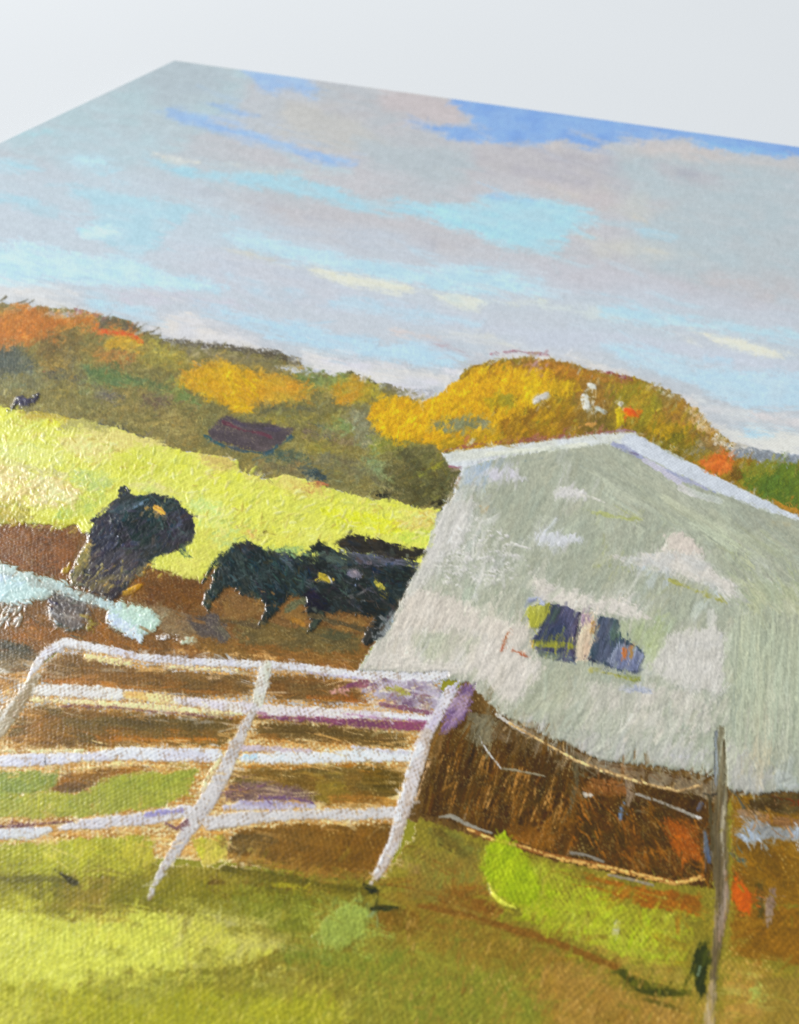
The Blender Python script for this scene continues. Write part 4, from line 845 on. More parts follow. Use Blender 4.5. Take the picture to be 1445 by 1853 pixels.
D([(840, 945), (880, 935), (920, 990), (960, 1030), (900, 1060), (800, 1060), (790, 1010)], 90, [(214, 212, 206), (206, 204, 194)], 14, 5, -30, 60, seed=95, **dict(wh2, rough=3, dry=0.3))
S([(770, 1010), (785, 975), (803, 930)], [10, 9, 6], (196, 184, 174), **dict(wh2, bl=40, st=0.1, bw=1.4))
S([(740, 1060), (762, 1018), (790, 950)], 3, (160, 146, 132), **dict(wh2, bl=40))
S([(818, 900), (830, 892), (850, 895)], 16, (222, 214, 206), **wh2)
S([(820, 904), (850, 910), (868, 916)], 3, (196, 168, 124), **wh2)
S([(822, 880), (828, 866)], 10, (176, 150, 132), **wh2)
P([(839, 850), (861, 838), (890, 834), (884, 868), (860, 880), (836, 886)], (164, 180, 196), c2=(178, 190, 200), ang=-70, **bn)
S([(838, 936), (828, 928)], 10, (190, 208, 220), **wh2)
P([(892, 850), (922, 848), (948, 868), (915, 872), (884, 870)], (208, 203, 212), c2=(198, 196, 200), ang=-60, **wh2)
P([(999, 891), (1030, 882), (1052, 892), (1060, 902), (1025, 908), (1004, 902)], (215, 211, 209), ang=-60, **wh2)
S([(1050, 898), (1070, 902), (1090, 910)], [6, 5, 2], (214, 210, 200), **dict(wh2, rough=1.5))
P([(966, 968), (1000, 962), (1045, 972), (1049, 982), (1010, 990), (972, 983)], (211, 212, 217), c2=(204, 206, 204), ang=-60, **wh2)
S([(925, 984), (940, 990), (958, 994)], [3, 5, 3], (218, 216, 208), **wh2)
S([(945, 985), (970, 980)], 6, (214, 212, 206), **wh2)
S([(1045, 920), (1080, 930), (1135, 940), (1160, 942)], [3, 5, 6, 5], (176, 182, 120), **bn)
S([(930, 838), (1000, 828), (1080, 816)], 3, (128, 142, 140), **dict(bn, rough=1.5))
P([(1200, 972), (1225, 963), (1250, 974), (1272, 1004), (1240, 1004), (1211, 995)], (212, 200, 188), c2=(196, 188, 172), ang=-80, **dict(wh2, bw=1.6, st=0.09))
P([(1087, 1010), (1140, 1008), (1180, 1006), (1220, 996), (1270, 1010), (1294, 1033), (1333, 1060), (1332, 1092), (1294, 1072), (1239, 1046), (1156, 1026)], (213, 206, 196), c2=(202, 200, 196), ang=25, **wh2)
S([(1150, 1018), (1180, 1026), (1220, 1036)], 14, (192, 203, 208), **wh2)
S([(1290, 1060), (1325, 1080)], 14, (198, 206, 210), **wh2)
D([(1085, 1005), (1150, 1012), (1200, 1025), (1150, 1030), (1090, 1016)], 14, [(220, 212, 200), (206, 198, 186)], 20, 5, -50, 20, seed=96, curve=0.6, **wh2)
S([(1203, 1046), (1240, 1062), (1304, 1087)], [5, 8, 5], (166, 166, 92), **bn)
S([(1073, 1022), (1105, 1026), (1136, 1032)], 8, (166, 170, 112), **bn)
S([(1336, 990), (1350, 1000), (1366, 1012)], [3, 6, 3], (158, 166, 82), **bn)
S([(1338, 1112), (1362, 1114), (1392, 1106)], [10, 8, 5], (206, 206, 190), dry=0.2, **wh2)
# lower wall
LW = (216, 208, 195)
P([(752, 1066), (814, 1080), (866, 1108), (916, 1126), (960, 1138), (962, 1157), (944, 1174), (977, 1200), (977, 1226), (949, 1250), (916, 1281), (875, 1232), (841, 1224), (780, 1222), (720, 1216), (652, 1212), (676, 1172), (704, 1147), (726, 1090)], LW, c2=(206, 198, 186), ang=-65, **wh2)
P([(775, 1050), (830, 1048), (900, 1070), (952, 1085), (950, 1108), (910, 1122), (860, 1102), (800, 1078)], (170, 174, 152), c2=(180, 181, 160), ang=-65, **bn)
D([(780, 1050), (940, 1085), (945, 1110), (860, 1100)], 40, G3, 26, 6, 60, 18, seed=97, curve=0.4, **dict(bn, rough=1, bh=0.10))
P([(742, 1146), (800, 1144), (869, 1152), (862, 1188), (820, 1205), (770, 1195), (745, 1175)], (180, 182, 158), c2=(196, 193, 174), ang=-65, **bn)
P([(963, 1044), (999, 1058), (1063, 1077), (1075, 1090), (1049, 1108), (1013, 1097), (980, 1092), (960, 1078)], (215, 206, 194), c2=(206, 200, 190), ang=15, **wh2)
S([(880, 1040), (920, 1050), (965, 1062)], 6, (212, 208, 198), dry=0.3, **wh2)
S([(830, 1040), (850, 1046), (872, 1054)], 8, (214, 210, 202), dry=0.25, **wh2)
P([(1062, 1096), (1089, 1086), (1122, 1086), (1160, 1108), (1190, 1132), (1160, 1122), (1110, 1112), (1075, 1112)], (216, 208, 198), c2=(208, 206, 200), ang=25, **wh2)
D([(1060, 1060), (1240, 1060), (1300, 1120), (1190, 1130), (1090, 1085)], 60, G3, 22, 6, -60, 20, seed=98, **dict(bn, rough=1))
P([(1200, 1145), (1240, 1140), (1294, 1135), (1308, 1146), (1306, 1257), (1239, 1246), (1200, 1232), (1160, 1200), (1185, 1185)], (209, 206, 198), c2=(198, 194, 186), ang=-82, **dict(wh2, bl=34, bw=1.7, st=0.07))
S([(1226, 1156), (1248, 1164), (1268, 1174)], 22, (206, 216, 226), c2=(212, 212, 208), **dict(wh2, ))
P([(1160, 1120), (1200, 1118), (1215, 1150), (1190, 1195), (1165, 1185), (1125, 1160), (1118, 1126)], (150, 162, 128), c2=(172, 180, 140), ang=-72, **dict(bn, bl=34, bw=1.7, st=0.09))
S([(1172, 1180), (1182, 1150), (1190, 1134)], [6, 7, 5], (158, 168, 92), **dict(bn, bl=30))
P([(977, 1206), (1027, 1206), (1060, 1240), (1040, 1300), (990, 1310), (930, 1290), (930, 1270), (955, 1245)], (172, 175, 151), c2=(182, 181, 160), ang=-50, **bn)
P([(1045, 1225), (1130, 1240), (1200, 1240), (1300, 1262), (1290, 1330), (1200, 1330), (1060, 1320), (1040, 1280)], (203, 197, 184), c2=(176, 178, 158), ang=-70, **wh2)
D([(1040, 1230), (1300, 1262), (1290, 1370), (1080, 1360), (1000, 1320)], 150, [(206, 200, 188), (172, 176, 156), (198, 190, 182), (162, 168, 150), (214, 205, 190)], 26, 6, -65, 25, seed=99, curve=0.4, **dict(bn, rough=1.5, bh=0.09))
P([(905, 1290), (1000, 1308), (1100, 1330), (1200, 1345), (1285, 1350), (1288, 1396), (1150, 1380), (1070, 1372), (1020, 1345), (960, 1318)], (172, 174, 158), c2=(190, 186, 178), ang=-75, **dict(wh2, dry=0.08))
S([(1220, 1365), (1255, 1370), (1290, 1378)], 14, (188, 184, 186), c2=(206, 204, 206), **dict(wh2, bl=50))
S([(1278, 1384), (1284, 1400), (1290, 1410)], [8, 10, 6], (214, 210, 212), **wh2)
P([(1310, 1120), (1330, 1118), (1332, 1240), (1308, 1245)], (196, 192, 168), c2=(174, 182, 160), ang=-88, **dict(wh2, bl=40))
P([(1326, 1130), (1505, 1130), (1505, 1340), (1316, 1340), (1322, 1200)], (170, 176, 152), c2=(178, 182, 156), ang=-86, **dict(bn, bl=80, bw=3, st=0.07, bh=0.10, h=0.15))
D([(1330, 1160), (1480, 1150), (1480, 1300), (1330, 1300)], 60, [(180, 184, 158), (162, 168, 146), (190, 192, 166), (170, 176, 150)], 130, 6, -84, 4, seed=100, curve=0.06, **dict(bn, rough=0.8, bl=60, bh=0.10, bw=2))
D([(1320, 1290), (1480, 1290), (1480, 1400), (1360, 1400), (1320, 1340)], 70, [(176, 180, 158), (160, 167, 148), (184, 184, 162), (192, 190, 174)], 30, 7, 50, 25, seed=101, curve=0.5, **dict(bn, rough=1, bh=0.11))
P([(1314, 1345), (1345, 1340), (1380, 1380), (1400, 1400), (1395, 1430), (1372, 1438), (1330, 1432), (1316, 1420)], (192, 189, 180), c2=(178, 176, 166), ang=-80, **wh2)
P([(1400, 1400), (1505, 1405), (1505, 1436), (1400, 1432)], (190, 192, 188), c2=(172, 180, 170), ang=20, **wh2)
S([(1362, 1374), (1380, 1384)], 16, (206, 192, 158), **wh2)
S([(1392, 1404), (1398, 1398)], 6, (190, 166, 84), **wh2)
D([(1340, 1010), (1445, 1000), (1445, 1060), (1350, 1060)], 14, [(212, 214, 200), (188, 196, 176)], 18, 4, 40, 30, seed=102, curve=0.5, **wh2)
def _bang(x, y):
    if x > 1320 and y > 1120: return -86
    if y < 1000 and x > 1040 and y < 820 + 0.62 * (x - 1000): return 34
    if x > 1280 and y < 1110: return 50
    return -64
brush([BARN], 2300, 40, 10, _bang, 12, pull=13, off=6, var=0.018, a=0.75, h=0.11, bh=0.028, rid=0.025, st=0.045, seed=351, wv=0.2, lat=3.2)
brush([BARN], 2800, 24, 7, _bang, 16, pull=7, off=6, var=0.02, a=0.75, h=0.11, bh=0.028, rid=0.025, st=0.045, seed=352, wv=0.2, lat=3.2)
brush([BARN], 520, 54, 17, _bang, 16, pull=22, off=6, var=0.03, a=0.6, h=0.12, bh=0.035, rid=0.035, st=0.045, seed=392, wv=0.2, lat=3.4)
brush([BARN], 300, 90, 7, 34, 4, pull=20, off=6, var=0.02, a=0.8, h=0.11, bh=0.045, rid=0.02, st=0.05, seed=353, bend=0.05, reg=[(1060, 840), (1180, 850), (1330, 930), (1445, 990), (1445, 1030), (1250, 970), (1120, 940)])
brush([BARN], 260, 110, 7, -86, 3, pull=30, off=4, var=0.02, a=0.8, h=0.11, bh=0.045, rid=0.02, st=0.06, seed=354, bend=0.04, reg=[(1326, 1140), (1500, 1140), (1500, 1330), (1326, 1330)])
wc = dict(wh2, ew=20, rough=8, a=0.85)
P([(752, 1066), (814, 1080), (866, 1108), (916, 1126), (960, 1138), (962, 1157), (930, 1170), (880, 1150), (800, 1140), (740, 1140), (700, 1160), (680, 1172), (704, 1147), (726, 1090)], (221, 211, 197), c2=(210, 200, 186), ang=-64, **wc)
P([(870, 1160), (944, 1170), (977, 1200), (977, 1226), (949, 1250), (916, 1281), (875, 1232), (850, 1222), (830, 1205)], (221, 212, 200), c2=(208, 200, 188), ang=-64, **wc)
P([(690, 1180), (760, 1198), (840, 1206), (880, 1226), (800, 1224), (700, 1214), (655, 1210)], (216, 208, 196), ang=5, **wc)
P([(963, 1042), (999, 1058), (1063, 1077), (1075, 1090), (1049, 1110), (1013, 1098), (980, 1094), (958, 1078)], (222, 213, 200), c2=(210, 202, 192), ang=15, **wc)
P([(1062, 1096), (1089, 1084), (1122, 1084), (1160, 1108), (1192, 1134), (1160, 1124), (1110, 1114), (1075, 1114)], (222, 213, 202), ang=25, **dict(wc, ew=14))
P([(1087, 1008), (1140, 1006), (1180, 1004), (1220, 994), (1270, 1008), (1294, 1033), (1335, 1060), (1334, 1094), (1294, 1074), (1239, 1048), (1156, 1028)], (219, 211, 200), c2=(204, 202, 196), ang=22, **wc)
P([(1200, 972), (1225, 961), (1250, 974), (1274, 1004), (1240, 1006), (1211, 997)], (218, 205, 192), ang=-80, **dict(wc, ew=12))
P([(1205, 1145), (1294, 1133), (1310, 1146), (1308, 1257), (1239, 1248), (1200, 1234), (1165, 1204), (1190, 1185)], (213, 208, 198), c2=(200, 195, 184), ang=-82, **wc)
P([(1060, 1235), (1130, 1242), (1200, 1242), (1240, 1260), (1180, 1290), (1080, 1290)], (210, 203, 190), c2=(186, 184, 168), ang=-70, **wc)
P([(999, 891), (1030, 880), (1054, 892), (1062, 904), (1025, 910), (1004, 903)], (219, 214, 210), ang=-60, **dict(wc, ew=10))
P([(964, 968), (1000, 960), (1047, 971), (1052, 983), (1010, 991), (970, 984)], (214, 214, 217), ang=-60, **dict(wc, ew=10))
P([(890, 850), (922, 846), (950, 868), (915, 874), (882, 871)], (210, 205, 213), ang=-60, **dict(wc, ew=10))
P([(812, 905), (868, 908), (848, 950), (832, 990), (800, 1015), (770, 1062), (738, 1082), (728, 1092), (750, 1044), (766, 1010), (791, 932)], (215, 210, 202), c2=(202, 198, 188), ang=-65, **wc)
D([(835, 945), (890, 935), (930, 990), (960, 1030), (900, 1062), (800, 1062), (785, 1010)], 150, [(217, 213, 206), (208, 205, 194)], 9, 7, 12, 14, seed=195, curve=0.02, **dict(wh2, rough=3, ew=3, dry=0.44))
S([(1050, 898), (1070, 902), (1092, 911)], [6, 5, 2], (217, 212, 200), **dict(wh2, rough=1.5, ew=1))
S([(925, 984), (940, 990), (960, 995)], [3, 5, 3], (220, 216, 208), **dict(wh2, rough=1.5, ew=1))
S([(1203, 1048), (1240, 1064), (1304, 1089)], [4, 7, 4], (168, 166, 92), **dict(bn, ew=3))
S([(1045, 920), (1080, 930), (1135, 940), (1160, 942)], [3, 5, 6, 5], (178, 182, 122), **dict(bn, ew=2))
brush([BARN], 1000, 22, 6.5, _bang, 14, pull=6, off=4, var=0.02, a=0.7, h=0.11, bh=0.028, rid=0.03, st=0.045, seed=359, wv=0.2, lat=3.2)
brush([BARN], 420, 34, 12, _bang, 20, pull=16, off=5, var=0.025, a=0.6, h=0.12, bh=0.03, rid=0.03, st=0.045, seed=393, wv=0.2, lat=3.2)
# roof edge boards
ROOF1 = part('roof_board', BARN, 'white left roof edge board')
rb = dict(ew=5, lab=ROOF1, wv=0.5, gl=0.4, bw=3, bl=24, h=0.12, bh=0.03, st=0.025, rough=2.5, rs=4, soft=1.8, rid=0.03)
P([(797, 820), (880, 809), (1000, 796), (1100, 783), (1149, 783), (1152, 802), (1120, 804), (1000, 814), (930, 825), (870, 836), (836, 849), (812, 848)], (214, 218, 220), c2=(210, 211, 200), ang=-7, **dict(rb, ew=9))
S([(880, 824), (960, 816), (1060, 805)], 9, (222, 222, 204), c2=(204, 208, 196), **rb)
S([(812, 846), (834, 848)], 4, (150, 90, 110), **rb)
S([(1095, 784), (1128, 779), (1148, 783)], 3, (150, 110, 130), dry=0.3, **rb)
ROOF2 = part('roof_board', BARN, 'white right roof edge board with a violet shadow line')
rb2 = dict(rb, lab=ROOF2, wv=0.8)
P([(1126, 784), (1149, 785), (1211, 820), (1294, 861), (1363, 895), (1413, 922), (1505, 960), (1505, 968), (1445, 944), (1377, 925), (1322, 903), (1280, 886), (1239, 867), (1183, 839), (1150, 823), (1118, 808)], (206, 211, 218), c2=(200, 205, 212), ang=27, **dict(rb2, ew=8))
S([(1108, 806), (1130, 812), (1150, 824), (1190, 848), (1240, 870), (1292, 892)], [10, 12, 9, 9, 9, 4], (152, 158, 186), c2=(170, 170, 190), **rb2)
S([(1165, 834), (1195, 852), (1226, 874)], 12, (196, 192, 204), **rb2)
S([(1140, 820), (1152, 825)], 6, (120, 112, 140), **rb2)
S([(1230, 884), (1262, 898), (1300, 908)], 14, (206, 202, 196), c2=(186, 190, 178), **rb2)
# windows
WIN1 = part('painted_window', BARN, 'left window with a yellow olive pane')
wn = dict(ew=6, lab=WIN1, wv=0.15, gl=0.6, bw=1.7, bl=30, h=0.14, bh=0.06, st=0.16, rough=3, rs=4, soft=1.6, rid=0.03)
P([(949, 1112), (955, 1099), (991, 1093), (1021, 1098), (1047, 1110), (1042, 1146), (1036, 1198), (1000, 1196), (966, 1176), (962, 1157), (976, 1140), (955, 1138)], (60, 64, 86), c2=(84, 82, 106), ang=-65, **wn)
P([(990, 1094), (1015, 1100), (1010, 1125), (990, 1140), (984, 1120)], (70, 84, 72), c2=(60, 66, 84), ang=-65, **wn)
P([(949, 1112), (955, 1099), (992, 1093), (994, 1112), (978, 1138), (956, 1138)], (168, 166, 62), c2=(190, 188, 96), ang=-70, **wn)
P([(962, 1158), (985, 1140), (1020, 1130), (1034, 1150), (1020, 1160), (980, 1166)], (60, 68, 92), c2=(46, 54, 72), ang=-60, **wn)
S([(966, 1166), (990, 1168), (1018, 1168), (1030, 1172)], 14, (154, 152, 54), c2=(110, 116, 70), **wn)
S([(975, 1184), (1000, 1190), (1034, 1196)], 12, (90, 96, 120), c2=(120, 130, 110), **wn)
S([(1046, 1112), (1042, 1135), (1038, 1165), (1036, 1196)], 4, (48, 42, 66), **wn)
S([(960, 1164), (962, 1172)], 6, (226, 176, 60), **wn)
S([(958, 1088), (970, 1086), (979, 1093)], 11, (146, 150, 176), c2=(186, 190, 206), **dict(wn, lab=BARN))
MUL = part('window_mullion', BARN, 'cream strip between the two windows')
P([(1044, 1140), (1054, 1112), (1074, 1108), (1072, 1150), (1062, 1196), (1037, 1200)], (216, 198, 170), c2=(202, 176, 150), ang=-82, **dict(wn, lab=MUL, st=0.05))
P([(1048, 1112), (1070, 1112), (1068, 1130), (1050, 1130)], (140, 112, 140), c2=(176, 150, 160), ang=-70, **dict(wn, lab=MUL))
S([(1073, 1130), (1071, 1146)], 10, (184, 144, 82), **dict(wn, lab=MUL))
WIN2 = part('painted_window', BARN, 'right window in streaky blue and violet')
w2 = dict(wn, lab=WIN2)
P([(1081, 1116), (1117, 1122), (1124, 1156), (1156, 1174), (1164, 1186), (1153, 1220), (1120, 1216), (1062, 1194), (1070, 1157)], (58, 74, 86), c2=(80, 86, 104), ang=-78, **w2)
P([(1115, 1165), (1150, 1172), (1164, 1188), (1153, 1220), (1118, 1214), (1095, 1200)], (106, 112, 140), c2=(138, 144, 162), ang=-78, **w2)
P([(1100, 1122), (1118, 1124), (1122, 1158), (1104, 1160)], (92, 112, 98), c2=(70, 86, 92), ang=-78, **w2)
S([(1062, 1194), (1080, 1202)], 5, (40, 40, 56), **w2)
S([(1127, 1176), (1129, 1194)], 9, (196, 112, 50), **dict(w2, st=0.05))
S([(1142, 1172), (1138, 1190)], 4, (180, 132, 62), **w2)
S([(1068, 1214), (1090, 1218), (1115, 1224)], 8, (206, 190, 120), c2=(166, 164, 96), **dict(bn))
S([(1115, 1224), (1135, 1230), (1152, 1232)], [9, 12, 12], (164, 162, 52), c2=(130, 140, 90), **dict(bn))
S([(1122, 1248), (1145, 1248), (1174, 1252)], 13, (150, 158, 180), c2=(196, 196, 200), **dict(bn, bl=6, dry=0.3))
S([(922, 1141), (914, 1160), (909, 1177)], [5, 7, 7], (176, 122, 70), c2=(180, 94, 60), **bn)
S([(927, 1179), (940, 1184), (956, 1192)], [7, 9, 4], (178, 98, 64), **bn)

brush([WIN1, WIN2, MUL], 260, 22, 4, -72, 8, pull=10, off=4, var=0.06, a=0.75, h=0.11, bh=0.04, st=0.14, seed=355)
brush([WIN1, WIN2, MUL, BARN], 150, 20, 4, -72, 12, pull=8, off=3, var=0.04, a=0.6, h=0.11, bh=0.04, st=0.08, seed=356, cross=True, reg=[(940, 1080), (1080, 1090), (1180, 1150), (1185, 1250), (1050, 1225), (940, 1190)])
brush([ROOF1, ROOF2, BARN, TREE], 200, 22, 5, 10, 25, pull=8, off=2, var=0.02, a=0.5, h=0.10, bh=0.02, seed=357, cross=True, reg=[(795, 805), (1150, 770), (1445, 920), (1445, 950), (1140, 825), (820, 855)])
brush([BARN, YARD, COW3, FIELD], 140, 22, 5, -62, 12, pull=8, off=3, var=0.03, a=0.55, h=0.10, bh=0.03, seed=358, cross=True, reg=[(820, 880), (840, 900), (790, 990), (730, 1110), (660, 1215), (640, 1215), (740, 1040)])
# ---------------------------------------------------------------- brown strips behind the gate
P([(-60, 1225), (60, 1215), (120, 1170), (400, 1200), (640, 1220), (800, 1232), (770, 1350), (700, 1590), (420, 1560), (-60, 1540)], (160, 110, 46), c2=(200, 150, 80), ang=6, **dict(yd, wv=1.0, dry=0.46, rough=3))
BAR_Y = dict(yd, ew=13, wv=0.65, gl=0.58, bl=46, bw=2.6, bh=0.018, h=0.02, st=0.2)
P([(70, 1232), (90, 1196), (122, 1180), (160, 1190), (250, 1208), (340, 1218), (462, 1222), (452, 1260), (330, 1260), (240, 1248), (120, 1244)], (126, 88, 40), c2=(106, 80, 42), ang=6, **dict(BAR_Y, rough=6))
P([(76, 1232), (130, 1222), (250, 1238), (440, 1252), (440, 1262), (250, 1250), (110, 1246)], (164, 104, 36), c2=(140, 92, 38), ang=4, **dict(BAR_Y, dry=0.15))
P([(488, 1222), (560, 1222), (640, 1234), (660, 1262), (670, 1272), (600, 1276), (500, 1264), (478, 1258)], (122, 84, 40), c2=(104, 80, 44), ang=6, **dict(BAR_Y, rough=6))
S([(560, 1262), (620, 1264), (700, 1272)], 10, (166, 98, 40), dry=0.2, **BAR_Y)
P([(10, 1340), (40, 1290), (80, 1276), (200, 1288), (330, 1294), (440, 1300), (425, 1330), (400, 1350), (300, 1350), (180, 1352), (60, 1356)], (128, 90, 36), c2=(104, 82, 38), ang=5, **dict(BAR_Y, rough=6))
P([(150, 1296), (330, 1300), (420, 1308), (410, 1322), (300, 1320), (160, 1316)], (104, 84, 42), c2=(90, 74, 40), ang=4, **dict(BAR_Y, bl=80))
S([(180, 1336), (280, 1338), (390, 1340)], 12, (176, 110, 34), dry=0.25, **BAR_Y)
P([(20, 1340), (60, 1300), (110, 1300), (90, 1340), (50, 1352)], (150, 96, 32), c2=(128, 92, 40), ang=-45, **BAR_Y)
P([(462, 1308), (560, 1306), (640, 1316), (735, 1330), (730, 1355), (640, 1348), (560, 1342), (470, 1338)], (116, 84, 40), c2=(100, 78, 38), ang=4, **dict(BAR_Y, bl=70))
S([(480, 1338), (560, 1342), (640, 1348)], 7, (160, 104, 40), dry=0.3, **BAR_Y)
P([(96, 1416), (120, 1398), (180, 1388), (260, 1384), (300, 1392), (240, 1402), (180, 1412), (130, 1432), (88, 1436)], (162, 106, 34), c2=(132, 92, 38), ang=-5, **BAR_Y)
P([(88, 1432), (120, 1414), (170, 1412), (160, 1432), (110, 1440)], (118, 84, 44), c2=(100, 78, 46), ang=0, **BAR_Y)
P([(428, 1396), (500, 1388), (620, 1382), (680, 1384), (732, 1396), (728, 1420), (716, 1458), (600, 1458), (520, 1440), (450, 1440), (415, 1430)], (124, 92, 36), c2=(108, 88, 40), ang=3, **dict(BAR_Y, rough=6))
P([(660, 1386), (728, 1398), (722, 1428), (680, 1432), (655, 1412)], (86, 70, 24), c2=(100, 78, 28), ang=8, **BAR_Y)
S([(450, 1388), (540, 1388), (640, 1384)], 8, (172, 112, 34), dry=0.25, **BAR_Y)
P([(570, 1410), (620, 1408), (640, 1440), (600, 1458), (570, 1450)], (140, 118, 40), c2=(126, 100, 38), ang=0, **BAR_Y)
S([(600, 1448), (650, 1446), (715, 1452)], 16, (186, 132, 52), c2=(150, 102, 40), dry=0.2, **BAR_Y)
P([(412, 1420), (470, 1412), (560, 1430), (566, 1450), (480, 1452), (408, 1450)], (120, 94, 84), c2=(104, 78, 76), ang=6, **dict(BAR_Y, dry=0.3))

# ---------------------------------------------------------------- grass in front
GRASS = part('painted_grass', label='olive and lime foreground grass with open weave')
gr = dict(lab=GRASS, wv=0.85, gl=0.5, bw=3.2, bl=12, h=0.03, bh=0.02, st=0.07, rough=7, rs=8, soft=3.0)
P([(-300, 1560), (0, 1570), (200, 1560), (420, 1570), (600, 1580), (700, 1590), (760, 1480), (850, 1510), (1000, 1555), (1280, 1600), (1320, 1440), (1500, 1440), (1900, 1500), (1900, 2400), (-300, 2400)], (142, 128, 42), c2=(128, 116, 38), ang=-75, ms=30, **dict(gr, ew=4))
P([(-60, 1400), (60, 1394), (108, 1398), (112, 1416), (88, 1436), (0, 1440), (-60, 1440)], (136, 148, 62), c2=(120, 134, 58), ang=-10, **gr)
P([(-60, 1436), (60, 1436), (160, 1430), (180, 1412), (290, 1396), (360, 1392), (352, 1420), (330, 1440), (290, 1462), (140, 1478), (0, 1484), (-60, 1484)], (166, 166, 54), c2=(150, 152, 58), ang=-8, **gr)
P([(180, 1412), (290, 1398), (358, 1394), (330, 1425), (240, 1432), (180, 1432)], (146, 152, 54), c2=(160, 162, 50), ang=-8, **gr)
P([(-60, 1534), (110, 1520), (200, 1512), (270, 1510), (282, 1530), (272, 1566), (200, 1586), (130, 1590), (-60, 1580)], (172, 170, 48), c2=(158, 158, 44), ang=-60, **gr)
P([(215, 1530), (270, 1520), (290, 1560), (240, 1580)], (192, 176, 70), c2=(176, 166, 50), ang=-60, **gr)
P([(350, 1520), (410, 1508), (418, 1530), (410, 1560), (365, 1570)], (186, 180, 54), c2=(200, 180, 80), ang=-75, **gr)
P([(-60, 1576), (60, 1574), (130, 1596), (200, 1600), (330, 1585), (480, 1600), (640, 1625), (560, 1650), (420, 1660), (300, 1645), (140, 1662), (-60, 1640)], (130, 122, 32), c2=(118, 112, 30), ang=5, **gr)
P([(130, 1590), (200, 1590), (200, 1660), (140, 1662)], (150, 128, 46), c2=(136, 120, 36), ang=-80, **gr)
P([(-60, 1608), (40, 1612), (90, 1630), (60, 1650), (-60, 1640)], (176, 170, 48), c2=(150, 144, 40), ang=10, **gr)
S([(-40, 1590), (60, 1594), (124, 1596)], [14, 16, 8], (98, 92, 34), **gr)
S([(100, 1574), (118, 1586), (132, 1596)], [6, 10, 14], (56, 52, 30), **gr)
S([(126, 1594), (134, 1597)], 16, (48, 46, 26), **gr)
YG = (204, 204, 78)
P([(-300, 1640), (0, 1640), (40, 1648), (130, 1668), (200, 1652), (300, 1648), (332, 1664), (400, 1664), (400, 1740), (340, 1770), (250, 1752), (170, 1770), (100, 1800), (0, 1790), (-300, 1790)], YG, c2=(196, 196, 74), ang=-62, **dict(gr, h=0.07, bh=0.03))
P([(300, 1655), (380, 1655), (480, 1680), (524, 1700), (490, 1730), (420, 1750), (330, 1760)], (186, 178, 92), c2=(196, 192, 70), ang=-62, **dict(gr, dry=0.18))
P([(380, 1655), (450, 1660), (526, 1695), (500, 1710), (430, 1700)], (182, 174, 100), c2=(150, 140, 60), ang=14, **gr)
P([(-300, 1775), (0, 1780), (120, 1790), (260, 1756), (400, 1770), (600, 1790), (640, 1900), (-300, 2400)], (164, 160, 42), c2=(150, 148, 36), ang=-62, **gr)
P([(0, 1800), (60, 1790), (80, 1853), (-40, 1900)], (196, 192, 74), c2=(176, 172, 56), ang=-62, **gr)
P([(170, 1770), (260, 1758), (330, 1770), (320, 1800), (220, 1815), (160, 1800)], (130, 128, 40), c2=(150, 146, 50), ang=-62, **gr)
P([(300, 1760), (420, 1745), (560, 1770), (600, 1800), (480, 1810), (340, 1790)], (142, 130, 44), c2=(126, 122, 36), ang=-70, **gr)
P([(420, 1620), (560, 1620), (580, 1700), (500, 1690), (420, 1650)], (130, 130, 40), c2=(120, 122, 36), ang=-70, **gr)
P([(500, 1700), (620, 1725), (720, 1720), (780, 1770), (700, 1800), (600, 1770), (520, 1745)], (132, 132, 42), c2=(116, 124, 40), ang=-70, **gr)
P([(620, 1750), (800, 1720), (960, 1760), (1010, 1900), (640, 1900)], (126, 128, 42), c2=(138, 130, 44), ang=-75, **dict(gr, soft=30, rough=24, rs=24, ew=60))
P([(680, 1660), (780, 1650), (900, 1680), (1000, 1720), (960, 1770), (820, 1740), (700, 1700)], (142, 116, 40), c2=(126, 102, 36), ang=-75, **dict(gr, soft=20, rough=16, rs=20, ew=40))
P([(680, 1650), (760, 1640), (760, 1700), (690, 1690)], (136, 98, 32), c2=(120, 92, 30), ang=-70, **gr)
P([(430, 1500), (560, 1490), (720, 1494), (705, 1560), (670, 1595), (560, 1580), (430, 1565), (412, 1540)], (128, 88, 30), c2=(110, 80, 32), ang=8, **dict(gr, bl=60, bw=2))
P([(418, 1510), (500, 1508), (510, 1530), (440, 1545), (414, 1540)], (108, 82, 38), c2=(94, 74, 36), ang=8, **dict(gr, bl=60, bw=2))
S([(420, 1552), (500, 1566), (600, 1584)], 16, (172, 128, 54), c2=(150, 108, 40), dry=0.15, **dict(gr, bl=50))
P([(600, 1500), (715, 1500), (690, 1575), (600, 1565)], (112, 78, 24), c2=(130, 88, 30), ang=-70, **dict(gr, bl=26))
S([(405, 1572), (491, 1586), (601, 1606), (676, 1611)], [16, 18, 18, 10], (88, 82, 22), c2=(104, 92, 24), **dict(gr, bl=60))
S([(380, 1594), (480, 1602), (580, 1612)], 7, (104, 82, 26), **dict(gr, bl=60))
S([(490, 1599), (560, 1606)], 6, (170, 156, 36), **gr)
S([(660, 1603), (672, 1611), (678, 1612)], [8, 13, 9], (44, 48, 22), **gr)
S([(640, 1628), (660, 1634), (668, 1655)], 5, (74, 80, 50), **gr)
S([(672, 1646), (695, 1643), (719, 1642)], [8, 11, 7], (52, 56, 22), **gr)
P([(568, 1694), (588, 1660), (624, 1635), (660, 1639), (669, 1658), (657, 1694), (629, 1712), (615, 1723), (580, 1712)], (162, 176, 76), c2=(150, 166, 74), ang=-70, **dict(gr, h=0.08, bh=0.04, wv=0.6))
